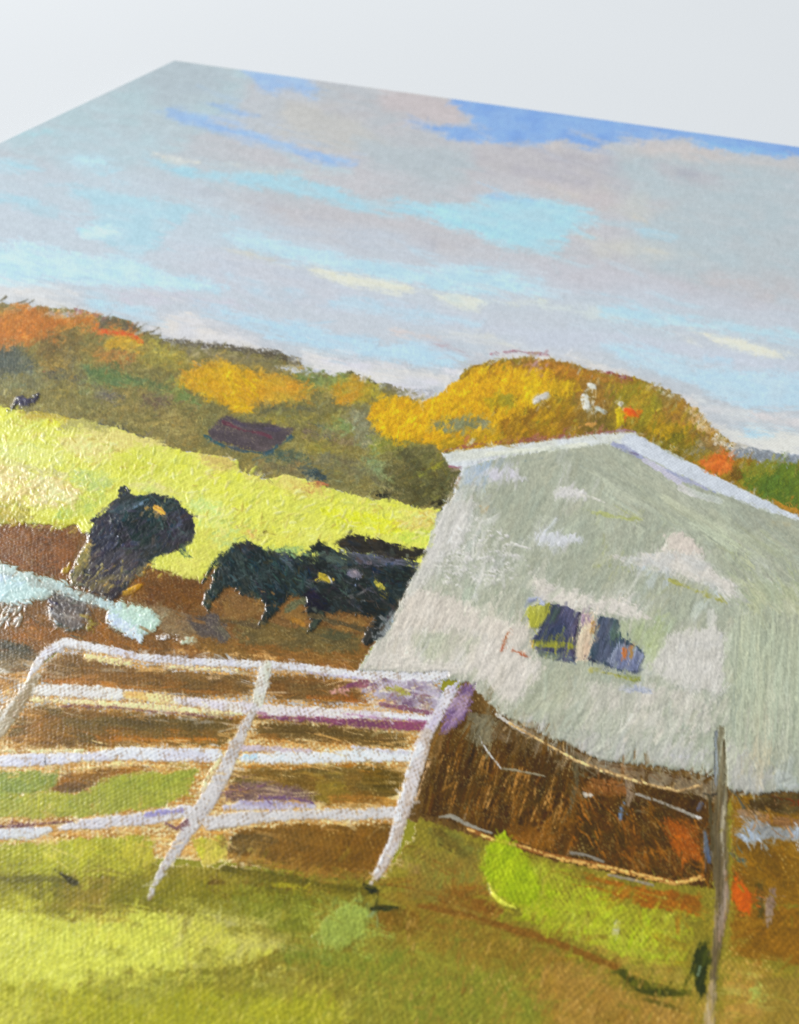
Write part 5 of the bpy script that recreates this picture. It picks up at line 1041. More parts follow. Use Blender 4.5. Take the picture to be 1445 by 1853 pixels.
S([(672, 1658), (680, 1646)], 5, (150, 176, 130), **gr)

# dark earth under the barn
dt = dict(lab=DIRT, wv=0.7, gl=0.8, bw=2.6, bl=46, h=0.03, bh=0.03, st=0.22, rough=4, rs=5, soft=2.0)
P([(806, 1330), (850, 1284), (895, 1296), (960, 1328), (1040, 1354), (1100, 1384), (1200, 1396), (1290, 1416), (1290, 1608), (1150, 1592), (1000, 1555), (900, 1528), (800, 1482), (758, 1474), (776, 1400)], (84, 57, 20), c2=(68, 48, 18), ang=-70, **dict(dt, ew=3))
D([(790, 1370), (850, 1345), (960, 1400), (1030, 1440), (1010, 1510), (900, 1490), (800, 1460)], 70, [(176, 120, 54), (70, 48, 16), (56, 38, 12), (134, 86, 30), (78, 54, 18)], 56, 4, -73, 5, seed=111, curve=0.06, **dict(dt, rough=0.8, a=0.75))
P([(1030, 1450), (1120, 1440), (1180, 1460), (1280, 1490), (1285, 1590), (1150, 1580), (1020, 1545)], (92, 60, 18), c2=(72, 52, 16), ang=60, **dt)
D([(1030, 1440), (1130, 1440), (1280, 1490), (1280, 1590), (1100, 1570), (1020, 1530)], 80, [(150, 92, 30), (78, 52, 14), (110, 66, 18), (62, 46, 14), (168, 104, 40)], 34, 5, 62, 22, seed=112, curve=0.35, **dict(dt, rough=0.8, a=0.75))
P([(1050, 1410), (1110, 1408), (1150, 1430), (1120, 1445), (1060, 1440)], (142, 92, 48), c2=(122, 78, 36), ang=10, **dt)
P([(1200, 1478), (1262, 1492), (1268, 1560), (1230, 1560), (1195, 1500)], (160, 84, 24), c2=(116, 64, 18), ang=65, **dict(dt, ew=24))
P([(900, 1485), (1000, 1500), (1010, 1545), (920, 1520)], (140, 90, 34), c2=(112, 74, 26), ang=20, **dt)
P([(846, 1286), (893, 1294), (905, 1325), (890, 1350), (866, 1352), (838, 1336)], (122, 112, 86), c2=(104, 94, 70), ang=30, **dict(dt, bl=16, st=0.08))
P([(890, 1310), (960, 1330), (1000, 1352), (980, 1366), (920, 1345), (885, 1340)], (112, 90, 62), c2=(88, 66, 36), ang=22, **dt)
S([(905, 1300), (980, 1342), (1060, 1380), (1150, 1404), (1286, 1432)], [10, 18, 24, 28, 30], (136, 120, 94), c2=(120, 100, 74), **dict(dt, bl=60, st=0.10))
S([(1080, 1382), (1160, 1396), (1240, 1410)], 3, (96, 70, 44), **dt)
S([(1043, 1372), (1040, 1420), (1032, 1466)], [14, 12, 6], (114, 104, 78), c2=(94, 82, 56), **dict(dt, dry=0.15))
S([(1050, 1438), (1066, 1442)], 9, (186, 176, 160), dry=0.3, **dt)
S([(1138, 1422), (1140, 1440), (1132, 1466)], [18, 16, 6], (130, 108, 84), **dt)
S([(1128, 1452), (1122, 1468), (1121, 1482)], [6, 9, 5], (104, 126, 156), **dt)
DOTS = part('painted_wire', label='upper pale dotted fence wire running below the barn wall')
dl = dict(lab=DOTS, wv=0.9, gl=0.45, h=0.06, bh=0.03, st=0.05, rough=1.0, rs=3, soft=1.4, bw=2, bl=3.0)
WIRE2 = part('painted_wire', label='lower golden dotted fence wire sagging across the brown earth')
d2_ = dict(dl, lab=WIRE2)
# verge to the right
LIME = (164, 178, 28)
P([(764, 1501), (786, 1488), (830, 1508), (872, 1535), (860, 1560), (805, 1545)], (126, 122, 50), c2=(102, 86, 34), ang=28, **dict(gr, bl=50, st=0.14))
P([(760, 1530), (860, 1560), (880, 1610), (800, 1640), (720, 1620), (740, 1570)], (138, 112, 44), c2=(128, 116, 46), ang=-75, **gr)
D([(770, 1540), (860, 1560), (860, 1600), (780, 1590)], 24, [(150, 150, 60), (136, 110, 42), (120, 126, 44)], 24, 6, -70, 15, seed=113, **dict(gr, rough=1, a=0.6))
S([(793, 1528), (825, 1548), (865, 1560)], 3, (88, 74, 30), **gr)
P([(780, 1610), (870, 1600), (900, 1630), (930, 1650), (880, 1668), (800, 1640)], (126, 84, 30), c2=(140, 100, 36), ang=12, **gr)
S([(760, 1640), (850, 1658), (1000, 1705), (1114, 1750)], [12, 14, 16, 14], (134, 92, 32), c2=(118, 88, 30), **dict(gr, bl=60))
S([(790, 1650), (860, 1660)], 10, (160, 122, 44), **gr)
P([(940, 1700), (1060, 1730), (1150, 1780), (1260, 1800), (1280, 1900), (1000, 1900), (980, 1800)], (164, 126, 56), c2=(148, 116, 46), ang=-75, **dict(gr, soft=30, rough=24, rs=24, ew=60))
P([(1000, 1680), (1120, 1720), (1240, 1750), (1244, 1785), (1180, 1780), (1110, 1740)], (160, 136, 52), c2=(146, 130, 48), ang=-72, **gr)
P([(870, 1572), (878, 1536), (895, 1512), (910, 1504), (926, 1522), (970, 1560), (1000, 1600), (1010, 1650), (1000, 1685), (960, 1672), (930, 1642), (895, 1622), (872, 1596)], LIME, c2=(148, 166, 24), ang=-72, **dict(gr, h=0.08, bh=0.05, bw=3.4, bl=9))
P([(930, 1545), (1010, 1572), (1060, 1592), (1120, 1632), (1220, 1655), (1256, 1690), (1240, 1750), (1150, 1738), (1060, 1705), (990, 1685), (940, 1650)], (170, 176, 40), c2=(150, 146, 40), ang=-72, **dict(gr, dry=0.42, h=0.06, bh=0.04))
P([(990, 1640), (1060, 1660), (1140, 1700), (1230, 1735), (1150, 1738), (1060, 1706), (1000, 1688)], (170, 162, 56), c2=(164, 172, 44), ang=-72, **dict(gr, dry=0.22))
D([(940, 1560), (1060, 1600), (1120, 1640), (1240, 1670), (1230, 1740), (1060, 1690), (960, 1660)], 90, [(176, 190, 40), (160, 178, 30), (184, 188, 70)], 22, 6, -70, 14, seed=114, **dict(gr, rough=1.5, a=0.8, dry=0.3))
P([(1040, 1575), (1130, 1600), (1270, 1620), (1270, 1660), (1150, 1640), (1080, 1610)], (140, 88, 28), c2=(156, 92, 26), ang=15, **dict(gr, dry=0.2))
S([(1118, 1672), (1114, 1686)], 12, (196, 190, 160), **gr)
S([(884, 1602), (892, 1622), (910, 1637), (932, 1644)], [4, 8, 8, 4], (230, 226, 76), **dict(gr, rough=1, h=0.2, rid=0.06, wv=0.1))
S([(1114, 1752), (1142, 1777), (1183, 1795), (1246, 1796)], [10, 24, 20, 12], (54, 60, 16), c2=(84, 86, 22), **gr)
P([(1322, 1440), (1505, 1440), (1505, 1640), (1322, 1640)], (138, 98, 28), c2=(118, 84, 26), ang=18, **dict(dt, lab=DIRT, gl=0.6, st=0.14))
P([(1344, 1455), (1372, 1440), (1396, 1436), (1505, 1437), (1505, 1470), (1420, 1476), (1370, 1472)], (92, 76, 42), c2=(72, 54, 28), ang=8, **dt)
S([(1395, 1440), (1420, 1446), (1460, 1456)], 5, (104, 50, 18), **dt)
S([(1340, 1470), (1400, 1486), (1505, 1496)], 18, (150, 118, 84), c2=(136, 96, 56), **dt)
P([(1325, 1512), (1340, 1492), (1366, 1482), (1390, 1494), (1505, 1500), (1505, 1530), (1400, 1520), (1345, 1525)], (166, 178, 192), c2=(140, 140, 136), ang=-50, **dict(dt, bl=10, st=0.06, dry=0.1))
S([(1322, 1545), (1335, 1558), (1344, 1556)], 9, (74, 90, 84), **dt)
P([(1324, 1640), (1505, 1640), (1900, 1700), (1900, 1760), (1505, 1760), (1400, 1740), (1316, 1730)], (126, 88, 24), c2=(142, 98, 30), ang=20, **gr)
P([(1310, 1740), (1360, 1730), (1400, 1760), (1380, 1900), (1290, 1900)], (186, 146, 68), c2=(166, 126, 52), ang=-75, **dict(gr, soft=18, rough=14, ew=40))
P([(1370, 1770), (1505, 1760), (1700, 1900), (1380, 1900)], (156, 128, 52), c2=(140, 116, 44), ang=-40, **gr)
P([(1355, 1790), (1372, 1778), (1384, 1800), (1376, 1824), (1356, 1820)], (174, 178, 80), c2=(160, 166, 74), ang=-70, **gr)
P([(1325, 1570), (1344, 1596), (1363, 1616), (1360, 1655), (1338, 1650), (1322, 1630)], (206, 96, 14), c2=(176, 74, 12), ang=70, **dict(dt, bl=8, st=0.1))
P([(1363, 1598), (1382, 1590), (1382, 1640), (1384, 1668), (1368, 1660)], (76, 66, 30), c2=(96, 76, 36), ang=-80, **dt)
S([(1398, 1610), (1392, 1640), (1388, 1676)], [10, 18, 8], (158, 134, 110), c2=(130, 104, 84), **dict(dt, bl=14))
D([(960, 1740), (1270, 1810), (1270, 1870), (980, 1870)], 40, [(200, 156, 80), (178, 134, 56), (152, 112, 40)], 30, 6, -72, 12, seed=115, **dict(gr, rough=1, a=0.6))
D([(700, 1670), (960, 1720), (960, 1860), (640, 1860), (520, 1780)], 110, [(136, 140, 50), (118, 122, 40), (156, 138, 54), (150, 116, 44)], 26, 6, -72, 14, seed=116, **dict(gr, rough=1, a=0.5))
D([(0, 1640), (330, 1655), (390, 1740), (0, 1790)], 120, [(214, 214, 92), (200, 200, 76), (206, 206, 100)], 22, 7, -62, 10, seed=117, **dict(gr, rough=1, a=0.6, h=0.06))
D([(0, 1790), (600, 1790), (620, 1860), (0, 1860)], 80, [(176, 172, 52), (150, 148, 34), (196, 188, 70), (160, 152, 36)], 24, 7, -64, 12, seed=118, **dict(gr, rough=1, a=0.6))
D([(400, 1740), (720, 1760), (700, 1850), (420, 1850)], 40, [(206, 190, 92), (176, 164, 60), (188, 176, 70)], 20, 7, -74, 10, seed=119, **dict(gr, rough=1, a=0.7))
D([(0, 1520), (270, 1512), (260, 1570), (0, 1580)], 50, [(184, 182, 60), (166, 164, 44), (176, 166, 40)], 24, 6, -60, 14, seed=120, **dict(gr, rough=1, a=0.6))

brush([GRASS], 1500, 60, 14, 8, 14, pull=40, off=14, var=0.03, a=0.6, h=0.04, bh=0.014, rid=0.006, st=0.07, seed=361)
brush([GRASS], 3000, 30, 8, -68, 16, pull=18, off=10, var=0.04, a=0.6, h=0.04, bh=0.016, rid=0.008, st=0.07, seed=362)
brush([DIRT], 700, 44, 6, -70, 12, pull=18, off=6, var=0.08, a=0.7, h=0.04, bh=0.02, st=0.2, seed=363, reg=[(750, 1280), (1035, 1360), (1035, 1560), (750, 1500)])
brush([DIRT], 900, 26, 5, 58, 26, pull=12, off=6, var=0.08, a=0.7, h=0.04, bh=0.02, st=0.18, seed=364, reg=[(1030, 1380), (1500, 1400), (1500, 1660), (1030, 1600)])
brush([YARD], 1500, 46, 6, 4, 8, pull=26, off=5, var=0.06, a=0.65, h=0.03, bh=0.018, st=0.16, seed=365, reg=[(-50, 1170), (820, 1200), (760, 1600), (-50, 1560)])
D([(790, 1370), (850, 1350), (960, 1400), (1030, 1440), (1010, 1510), (900, 1490), (800, 1460)], 46, [(190, 132, 62), (206, 150, 80), (160, 104, 42)], 30, 2.6, -73, 5, seed=411, curve=0.06, **dict(dt, rough=0.6, ew=0, dry=0.42, st=0.1))
D([(1040, 1450), (1130, 1450), (1280, 1500), (1280, 1585), (1100, 1565), (1030, 1530)], 46, [(170, 106, 38), (150, 88, 28), (136, 98, 50)], 16, 3, 64, 12, seed=412, curve=0.1, **dict(dt, rough=0.6, ew=0, dry=0.38, st=0.1))
brush([BARN, DIRT], 260, 30, 7, -78, 14, pull=14, off=4, var=0.03, a=0.6, h=0.06, bh=0.03, st=0.06, seed=383, cross=True, reg=[(850, 1270), (1000, 1310), (1290, 1380), (1290, 1440), (1060, 1400), (900, 1330)])
brush([GRASS, DIRT, YARD, BARN, DOTS, WIRE2], 500, 24, 6, 10, 30, pull=10, off=4, var=0.04, a=0.55, h=0.05, bh=0.02, seed=366, cross=True, reg=[(750, 1260), (900, 1270), (1290, 1400), (1500, 1420), (1500, 1700), (800, 1660)])
brush([GRASS, YARD], 300, 26, 7, 5, 20, pull=10, off=5, var=0.04, a=0.55, h=0.04, bh=0.02, seed=367, cross=True, reg=[(-50, 1380), (400, 1380), (720, 1480), (720, 1620), (-50, 1600)])
S([(898, 1294), (922, 1310), (950, 1326)], 7, (196, 190, 180), dry=0.3, **dl)
S([(922, 1310), (977, 1341), (1041, 1377), (1156, 1416), (1225, 1432), (1268, 1421)], 5, (176, 140, 92), dry=0.35, **dl)
dots([(922, 1310), (977, 1341), (1016, 1363), (1041, 1377), (1100, 1399), (1156, 1416), (1225, 1432), (1268, 1421)], 9, 4.6, (246, 206, 140), seed=5, **dict(dl, rough=0.6, soft=1.2))
S([(866, 1332), (872, 1346), (882, 1362), (905, 1391)], [2, 3, 4, 3], (206, 204, 198), dry=0.36, **dl)
S([(905, 1391), (930, 1394), (985, 1405)], [3, 5, 3], (148, 138, 112), dry=0.2, **dl)
S([(1150, 1437), (1200, 1454), (1262, 1480)], 6, (158, 150, 136), dry=0.26, **dict(dl, bl=30))
S([(1260, 1478), (1266, 1481)], 6, (210, 206, 200), **dl)
S([(794, 1479), (816, 1477), (852, 1496), (888, 1508)], [3, 9, 8, 4], (150, 144, 128), **dict(d2_, bl=30))
S([(1032, 1544), (1060, 1548), (1090, 1560)], 6, (138, 130, 116), **dict(d2_, bl=30))
S([(1100, 1584), (1140, 1592), (1180, 1602)], 5, (150, 138, 116), **dict(d2_, bl=30))
S([(847, 1501), (888, 1519), (933, 1530), (985, 1546), (1082, 1566), (1150, 1582), (1217, 1597), (1244, 1594), (1270, 1586)], 9, (150, 96, 44), dry=0.2, **d2_)
_w2 = [(847, 1501), (888, 1519), (933, 1530), (985, 1546), (1032, 1558), (1082, 1566), (1150, 1582), (1217, 1597), (1244, 1594), (1270, 1586)]
dots(_w2, 9, 6.0, (248, 196, 108), seed=6, **dict(d2_, rough=0.8, soft=1.3))
dots([(x, y + 4) for x, y in _w2[3:]], 11, 5.0, (236, 176, 90), seed=7, **dict(d2_, rough=0.8, soft=1.3))


ac_ = dict(gr, ew=6, rough=3, soft=2.2)
P([(568, 1694), (588, 1660), (624, 1635), (660, 1639), (669, 1658), (657, 1694), (629, 1712), (615, 1723), (580, 1712)], (164, 178, 78), c2=(146, 158, 66), ang=-70, **dict(ac_, ew=30, rough=8, a=0.9, h=0.08, bh=0.04, wv=0.6))
S([(405, 1572), (491, 1586), (601, 1606), (676, 1611)], [14, 17, 15, 9], (92, 84, 24), c2=(116, 102, 30), **dict(ac_, bl=60, ew=9, a=0.85))
S([(660, 1603), (672, 1611), (679, 1612)], [8, 13, 9], (46, 48, 24), **ac_)
S([(672, 1646), (695, 1643), (719, 1642)], [7, 10, 6], (54, 56, 24), **ac_)
S([(664, 1636), (668, 1650)], 4, (70, 76, 50), **ac_)
S([(0, 1592), (70, 1590), (124, 1594)], [10, 14, 12], (98, 92, 34), **dict(ac_, ew=10, a=0.7))
S([(104, 1578), (120, 1588), (134, 1597)], [4, 10, 17], (56, 52, 30), **dict(ac_, ew=7, a=0.9))
S([(884, 1600), (892, 1621), (910, 1637), (932, 1645)], [3, 8, 8, 3], (232, 228, 80), **dict(ac_, rough=0.8, ew=1, h=0.2, rid=0.05, wv=0.1))
P([(870, 1572), (878, 1536), (895, 1512), (910, 1504), (926, 1522), (960, 1560), (985, 1610), (960, 1640), (930, 1640), (895, 1618), (872, 1596)], (166, 182, 30), c2=(148, 168, 26), ang=-72, **dict(ac_, ew=26, a=0.8, h=0.09, bh=0.05, bl=9))
S([(884, 1600), (892, 1621), (910, 1637), (932, 1645)], [3, 7, 7, 3], (232, 228, 80), **dict(ac_, rough=0.8, ew=1, h=0.2, rid=0.05, wv=0.1))
S([(1108, 1748), (1142, 1777), (1183, 1795), (1246, 1797)], [8, 24, 20, 10], (60, 64, 20), c2=(96, 94, 30), **dict(ac_, ew=14, a=0.9))
S([(760, 1640), (850, 1658), (1000, 1705), (1114, 1750)], [8, 10, 12, 12], (128, 88, 32), dry=0.2, **dict(ac_, bl=60))
D([(-20, 1650), (330, 1660), (380, 1740), (-20, 1790)], 160, [(218, 216, 96), (206, 206, 84), (196, 196, 72), (226, 222, 118)], 13, 5, -62, 10, seed=431, **dict(gr, rough=1, ew=1.5, a=0.6, dry=0.3))
D([(400, 1740), (720, 1760), (960, 1860), (0, 1860), (0, 1800)], 190, [(206, 194, 92), (176, 168, 56), (190, 178, 70), (128, 124, 40), (140, 146, 50)], 14, 5, -70, 12, seed=432, **dict(gr, rough=1, ew=1.5, a=0.6, dry=0.3))
D([(720, 1650), (1250, 1760), (1260, 1860), (740, 1860)], 170, [(196, 156, 82), (170, 130, 54), (150, 118, 44), (134, 132, 48), (120, 88, 32)], 16, 5, -72, 12, seed=433, **dict(gr, rough=1, ew=1.5, a=0.6, dry=0.3))

brush([GRASS], 900, 20, 6.5, -66, 18, pull=8, off=4, var=0.03, a=0.55, h=0.04, bh=0.016, rid=0.008, st=0.06, seed=368)
brush([GRASS], 500, 34, 7, 10, 12, pull=12, off=4, var=0.03, a=0.5, h=0.04, bh=0.014, rid=0.006, st=0.06, seed=369)
brush([DOTS, WIRE2, DIRT], 160, 14, 4, 15, 20, pull=5, off=2, var=0.03, a=0.45, h=0.05, bh=0.02, seed=374, cross=True, reg=[(880, 1280), (1290, 1400), (1290, 1610), (790, 1480), (850, 1340)])
S([(885, 1603), (893, 1622), (910, 1637), (930, 1644)], [2, 5, 5, 2], (232, 228, 80), **dict(ac_, rough=0.8, ew=1, h=0.18, rid=0.04, wv=0.1))

# ---------------------------------------------------------------- gate
GATE = part('painted_gate', label='white tubular farm gate with four rails across the lower left')
gt = dict(wv=0.8, gl=0.4, bw=3, bl=10, h=0.08, bh=0.025, st=0.025, rough=3.0, rs=4, soft=2.0, lab=GATE)
def rail(label): return dict(gt, ew=7, lab=part('rail', GATE, label))
g = rail('top rail bent down at its left end')
S([(300, 1206), (360, 1210), (430, 1214)], 8, (238, 216, 160), dry=0.4, **g)
S([(160, 1190), (200, 1196), (236, 1200)], 12, (240, 214, 150), dry=0.3, **g)
S([(56, 1224), (69, 1200), (91, 1176), (119, 1164), (155, 1169), (249, 1188), (332, 1197), (400, 1200), (491, 1203), (574, 1211), (646, 1221), (712, 1226), (768, 1228), (804, 1222)], [8, 15, 20, 18, 17, 16, 16, 15, 15, 15, 16, 20, 20, 14], (222, 220, 220), c2=(206, 204, 216), m=0.35, **g)
S([(80, 1192), (100, 1174), (125, 1166)], 6, (228, 228, 236), **g)
S([(560, 1218), (620, 1226), (655, 1228)], 6, (190, 182, 206), **g)
g = rail('second rail with a cream lower edge')
S([(58, 1266), (160, 1272), (270, 1280), (400, 1290), (480, 1292)], [8, 10, 12, 10, 5], (242, 220, 160), dry=0.22, **g)
S([(44, 1250), (111, 1250), (180, 1254), (240, 1259)], [12, 24, 26, 20], (226, 222, 214), c2=(218, 214, 210), **g)
S([(230, 1258), (300, 1266), (330, 1270)], [16, 20, 16], (242, 216, 150), c2=(226, 180, 100), dry=0.16, **g)
S([(320, 1268), (400, 1276), (491, 1286), (601, 1291), (700, 1296), (780, 1300)], [14, 22, 22, 20, 16, 12], (224, 216, 208), c2=(214, 206, 212), **g)
S([(700, 1296), (745, 1302), (776, 1302)], [8, 12, 10], (224, 226, 234), **g)
S([(110, 1278), (200, 1280), (300, 1290), (420, 1300)], 5, (128, 84, 78), dry=0.38, **g)
S([(470, 1298), (560, 1302), (660, 1310), (770, 1316)], [8, 12, 16, 18], (116, 66, 92), c2=(140, 72, 100), dry=0.28, **g)
S([(620, 1292), (700, 1302), (770, 1306)], 5, (176, 130, 160), **g)
P([(655, 1236), (690, 1228), (780, 1234), (800, 1250), (790, 1285), (740, 1280), (680, 1262), (655, 1255)], (186, 176, 188), c2=(110, 86, 108), ang=20, **dict(gt, bl=8, st=0.12))
D([(650, 1235), (790, 1240), (790, 1285), (690, 1270)], 34, [(212, 204, 200), (120, 92, 118), (196, 186, 200), (150, 116, 126), (220, 206, 180)], 12, 5, 12, 25, seed=121, **dict(gt, rough=1.5))
S([(700, 1246), (720, 1250), (742, 1258)], [7, 11, 6], (166, 160, 62), **gt)
S([(618, 1246), (640, 1240), (662, 1238)], [6, 14, 16], (110, 60, 88), c2=(150, 90, 100), dry=0.2, **gt)
S([(600, 1252), (630, 1250)], 8, (206, 150, 140), dry=0.4, **gt)
S([(690, 1274), (740, 1284), (780, 1290)], 9, (130, 84, 104), dry=0.3, **gt)
g = rail('third rail in cool white')
S([(-60, 1380), (0, 1378), (80, 1374), (140, 1371)], [24, 24, 24, 20], (220, 218, 222), c2=(208, 208, 224), **g)
S([(155, 1370), (221, 1364), (305, 1366), (392, 1367)], [16, 25, 25, 26], (212, 210, 220), c2=(222, 224, 230), **g)
S([(420, 1354), (480, 1356), (560, 1360)], 12, (196, 180, 186), dry=0.25, **g)
S([(440, 1372), (500, 1372), (600, 1371), (657, 1367), (738, 1368)], [14, 22, 22, 24, 24], (220, 228, 231), c2=(226, 228, 226), **g)
S([(445, 1370), (462, 1370)], 12, (190, 218, 238), **g)
S([(640, 1352), (700, 1360), (735, 1364)], 8, (206, 202, 210), dry=0.25, **g)
S([(83, 1364), (82, 1384)], 3, (70, 66, 66), **g)
S([(0, 1358), (60, 1360), (150, 1358)], 6, (240, 222, 170), dry=0.4, **g)
S([(140, 1392), (220, 1384), (320, 1388)], 5, (238, 206, 140), dry=0.42, **g)
g = rail('bottom rail with violet shading')
S([(-60, 1514), (0, 1510), (60, 1507), (90, 1502)], [20, 22, 22, 14], (214, 214, 210), c2=(204, 206, 214), **g)
S([(110, 1498), (170, 1490), (230, 1485), (290, 1478), (340, 1466)], [12, 22, 22, 26, 22], (200, 196, 202), c2=(216, 212, 212), **g)
S([(265, 1476), (300, 1470), (330, 1466)], 10, (150, 142, 190), dry=0.2, **g)
S([(380, 1490), (435, 1482), (500, 1477), (574, 1474), (657, 1474), (714, 1470)], [26, 26, 20, 20, 22, 22], (212, 208, 206), c2=(200, 194, 190), **g)
S([(408, 1462), (440, 1457), (500, 1458), (568, 1458)], [8, 20, 18, 10], (168, 158, 184), c2=(196, 190, 200), dry=0.24, **g)
S([(470, 1444), (520, 1444), (565, 1452)], 9, (106, 76, 110), dry=0.32, **g)
S([(-60, 1497), (0, 1496), (60, 1493), (130, 1487)], [5, 6, 7, 5], (98, 54, 64), dry=0.18, **g)
S([(400, 1436), (440, 1430), (480, 1420)], 5, (118, 80, 100), dry=0.35, **g)
def post(label): return dict(gt, lab=part('post', GATE, label), bl=26)
g = post('left end post scrubbed in thinly')
S([(70, 1222), (40, 1262), (10, 1302), (-50, 1370)], [12, 26, 34, 36], (178, 168, 144), c2=(150, 132, 98), dry=0.2, **g)
S([(58, 1224), (30, 1264), (0, 1304)], 6, (214, 208, 196), dry=0.3, **g)
g = post('middle brace fading out at its foot')
S([(482, 1206), (476, 1236), (468, 1270)], [22, 26, 22], (206, 206, 188), c2=(216, 212, 204), **g)
S([(462, 1282), (449, 1305), (425, 1355), (404, 1400), (382, 1440), (350, 1488), (330, 1520), (305, 1560), (284, 1594), (272, 1626)], [16, 18, 24, 30, 32, 32, 26, 20, 14, 8], (204, 199, 196), c2=(190, 184, 182), **g)
S([(300, 1490), (320, 1500), (340, 1486)], 8, (118, 80, 84), dry=0.35, **g)
S([(400, 1370), (380, 1402), (366, 1430)], 7, (238, 218, 164), dry=0.35, **g)
g = post('right hand post with a violet patch at its top')
P([(800, 1296), (826, 1250), (842, 1234), (858, 1240), (850, 1285), (832, 1312), (792, 1332)], (118, 90, 130), c2=(164, 138, 160), ang=-60, **dict(g, bl=14, st=0.16, dry=0.22, rough=6))
P([(745, 1350), (780, 1290), (805, 1245), (830, 1232), (822, 1262), (800, 1300), (778, 1340), (770, 1365)], (220, 214, 218), c2=(200, 190, 206), ang=-60, **g)
S([(772, 1330), (756, 1372), (742, 1430), (724, 1478), (712, 1530), (690, 1575), (672, 1600)], [24, 28, 24, 28, 22, 18, 8], (194, 178, 164), c2=(210, 202, 200), **dict(g, dry=0.08))
S([(758, 1350), (738, 1392), (730, 1420), (722, 1470), (706, 1520), (690, 1556), (676, 1590)], [12, 8, 5, 12, 6, 8, 6], (228, 226, 228), **dict(g, rid=0.04))
S([(775, 1380), (764, 1412), (752, 1450)], 5, (206, 166, 116), dry=0.25, **g)

_gl = [GATE] + [i for i, q in enumerate(PARTS) if q[1] == GATE]
brush(_gl + [YARD, GRASS], 700, 26, 5, 4, 14, pull=8, off=4, var=0.03, a=0.55, h=0.06, bh=0.02, st=0.06, seed=371, cross=True, reg=[(-50, 1160), (820, 1200), (830, 1320), (700, 1600), (250, 1630), (-50, 1530)])
brush(_gl + [YARD, GRASS], 2600, 9, 3.4, -62, 16, pull=5, off=2, var=0.02, a=0.6, h=0.05, bh=0.02, st=0.06, seed=373, cross=True, reg=[(-50, 1160), (820, 1200), (830, 1320), (700, 1600), (250, 1630), (-50, 1530)])
brush(_gl, 900, 16, 5, 4, 30, pull=6, off=3, var=0.02, a=0.6, h=0.07, bh=0.02, st=0.04, seed=372)
# ---------------------------------------------------------------- fence post at the right
FPOST = part('painted_fence_post', label='taupe wooden fence post standing right of the earth')
fp = dict(lab=FPOST, wv=0.35, gl=0.5, bw=1.8, bl=60, h=0.08, bh=0.06, st=0.14, rough=2.5, rs=5, soft=1.8)
S([(1302, 1320), (1303, 1370), (1304, 1440)], [14, 20, 22], (142, 136, 108), c2=(112, 104, 78), **fp)
S([(1294, 1326), (1292, 1390), (1294, 1420)], 5, (120, 124, 128), **fp)
S([(1307, 1340), (1310, 1400), (1308, 1450)], 4, (82, 72, 48), **fp)
S([(1304, 1430), (1301, 1500), (1302, 1570), (1303, 1640), (1296, 1710), (1286, 1790), (1282, 1860), (1276, 1960)], [20, 30, 27, 22, 18, 15, 17, 20], (112, 98, 70), c2=(94, 80, 54), **fp)
S([(1282, 1440), (1286, 1500), (1288, 1560)], 7, (80, 70, 46), **fp)
S([(1310, 1440), (1306, 1520), (1308, 1580)], 5, (160, 150, 126), **fp)
S([(1274, 1505), (1276, 1535), (1282, 1562)], [6, 11, 6], (86, 98, 122), c2=(100, 106, 112), **fp)
S([(1262, 1466), (1268, 1456)], 10, (92, 92, 108), **fp)
S([(1312, 1580), (1310, 1640), (1300, 1700)], [12, 16, 10], (164, 146, 128), c2=(150, 120, 92), **fp)
S([(1288, 1780), (1284, 1820), (1280, 1870), (1274, 1960)], [14, 20, 24, 26], (186, 168, 132), c2=(160, 136, 94), **dict(fp, dry=0.25))
S([(1272, 1436), (1284, 1440), (1300, 1436)], 4, (70, 62, 50), **fp)
S([(1322, 1430), (1332, 1440), (1344, 1462)], 5, (90, 84, 66), **fp)
brush([FPOST], 160, 50, 5, -88, 4, pull=24, off=3, var=0.05, a=0.7, h=0.07, bh=0.04, st=0.14, seed=381, bend=0.05)
brush([FPOST, GRASS, DIRT, BARN], 150, 34, 4, -88, 6, pull=12, off=3, var=0.03, a=0.5, h=0.06, bh=0.03, seed=382, cross=True, reg=[(1258, 1320), (1336, 1320), (1340, 1600), (1310, 1853), (1260, 1853), (1272, 1600)])
SHRUB = part('painted_shrub', label='small black green tuft at the foot of the fence post')
P([(1247, 1754), (1258, 1716), (1270, 1700), (1283, 1694), (1284, 1727), (1276, 1796), (1266, 1808), (1250, 1784)], (48, 54, 20), c2=(66, 72, 28), ang=-75, **dict(gr, lab=SHRUB, h=0.08, bh=0.05))
S([(1264, 1750), (1262, 1764)], 5, (120, 140, 110), **dict(gr, lab=SHRUB))
_ev = [i for i in range(len(PARTS)) if i not in (DOTS, WIRE2, SMALLCOW)]
brush([SKY], 2600, 34, 6, 11, 8, pull=14, off=3, var=0.008, a=0.55, h=0.03, bh=0.008, rid=0.003, st=0.015, seed=601, edges=3.0)
brush([HILL, TREE, FIELD, SKY], 2600, 15, 5, -35, 35, pull=7, off=2, var=0.02, a=0.5, h=0.07, bh=0.02, rid=0.012, st=0.04, seed=602, edges=9.0, cross=True)
brush([YARD, PUD, PUD2, COW1, COW2, COW3, COW4, FIELD], 1300, 13, 4.5, -25, 35, pull=6, off=2, var=0.03, a=0.5, h=0.07, bh=0.02, rid=0.012, st=0.06, seed=603, edges=11.0, cross=True, reg=[(-50, 930), (780, 930), (720, 1180), (640, 1215), (100, 1165), (-50, 1200)])
brush([BARN, WIN1, WIN2, MUL, ROOF1, ROOF2], 1500, 18, 5, _bang, 20, pull=8, off=2, var=0.015, a=0.5, h=0.11, bh=0.02, rid=0.02, st=0.03, seed=604, edges=7.0)
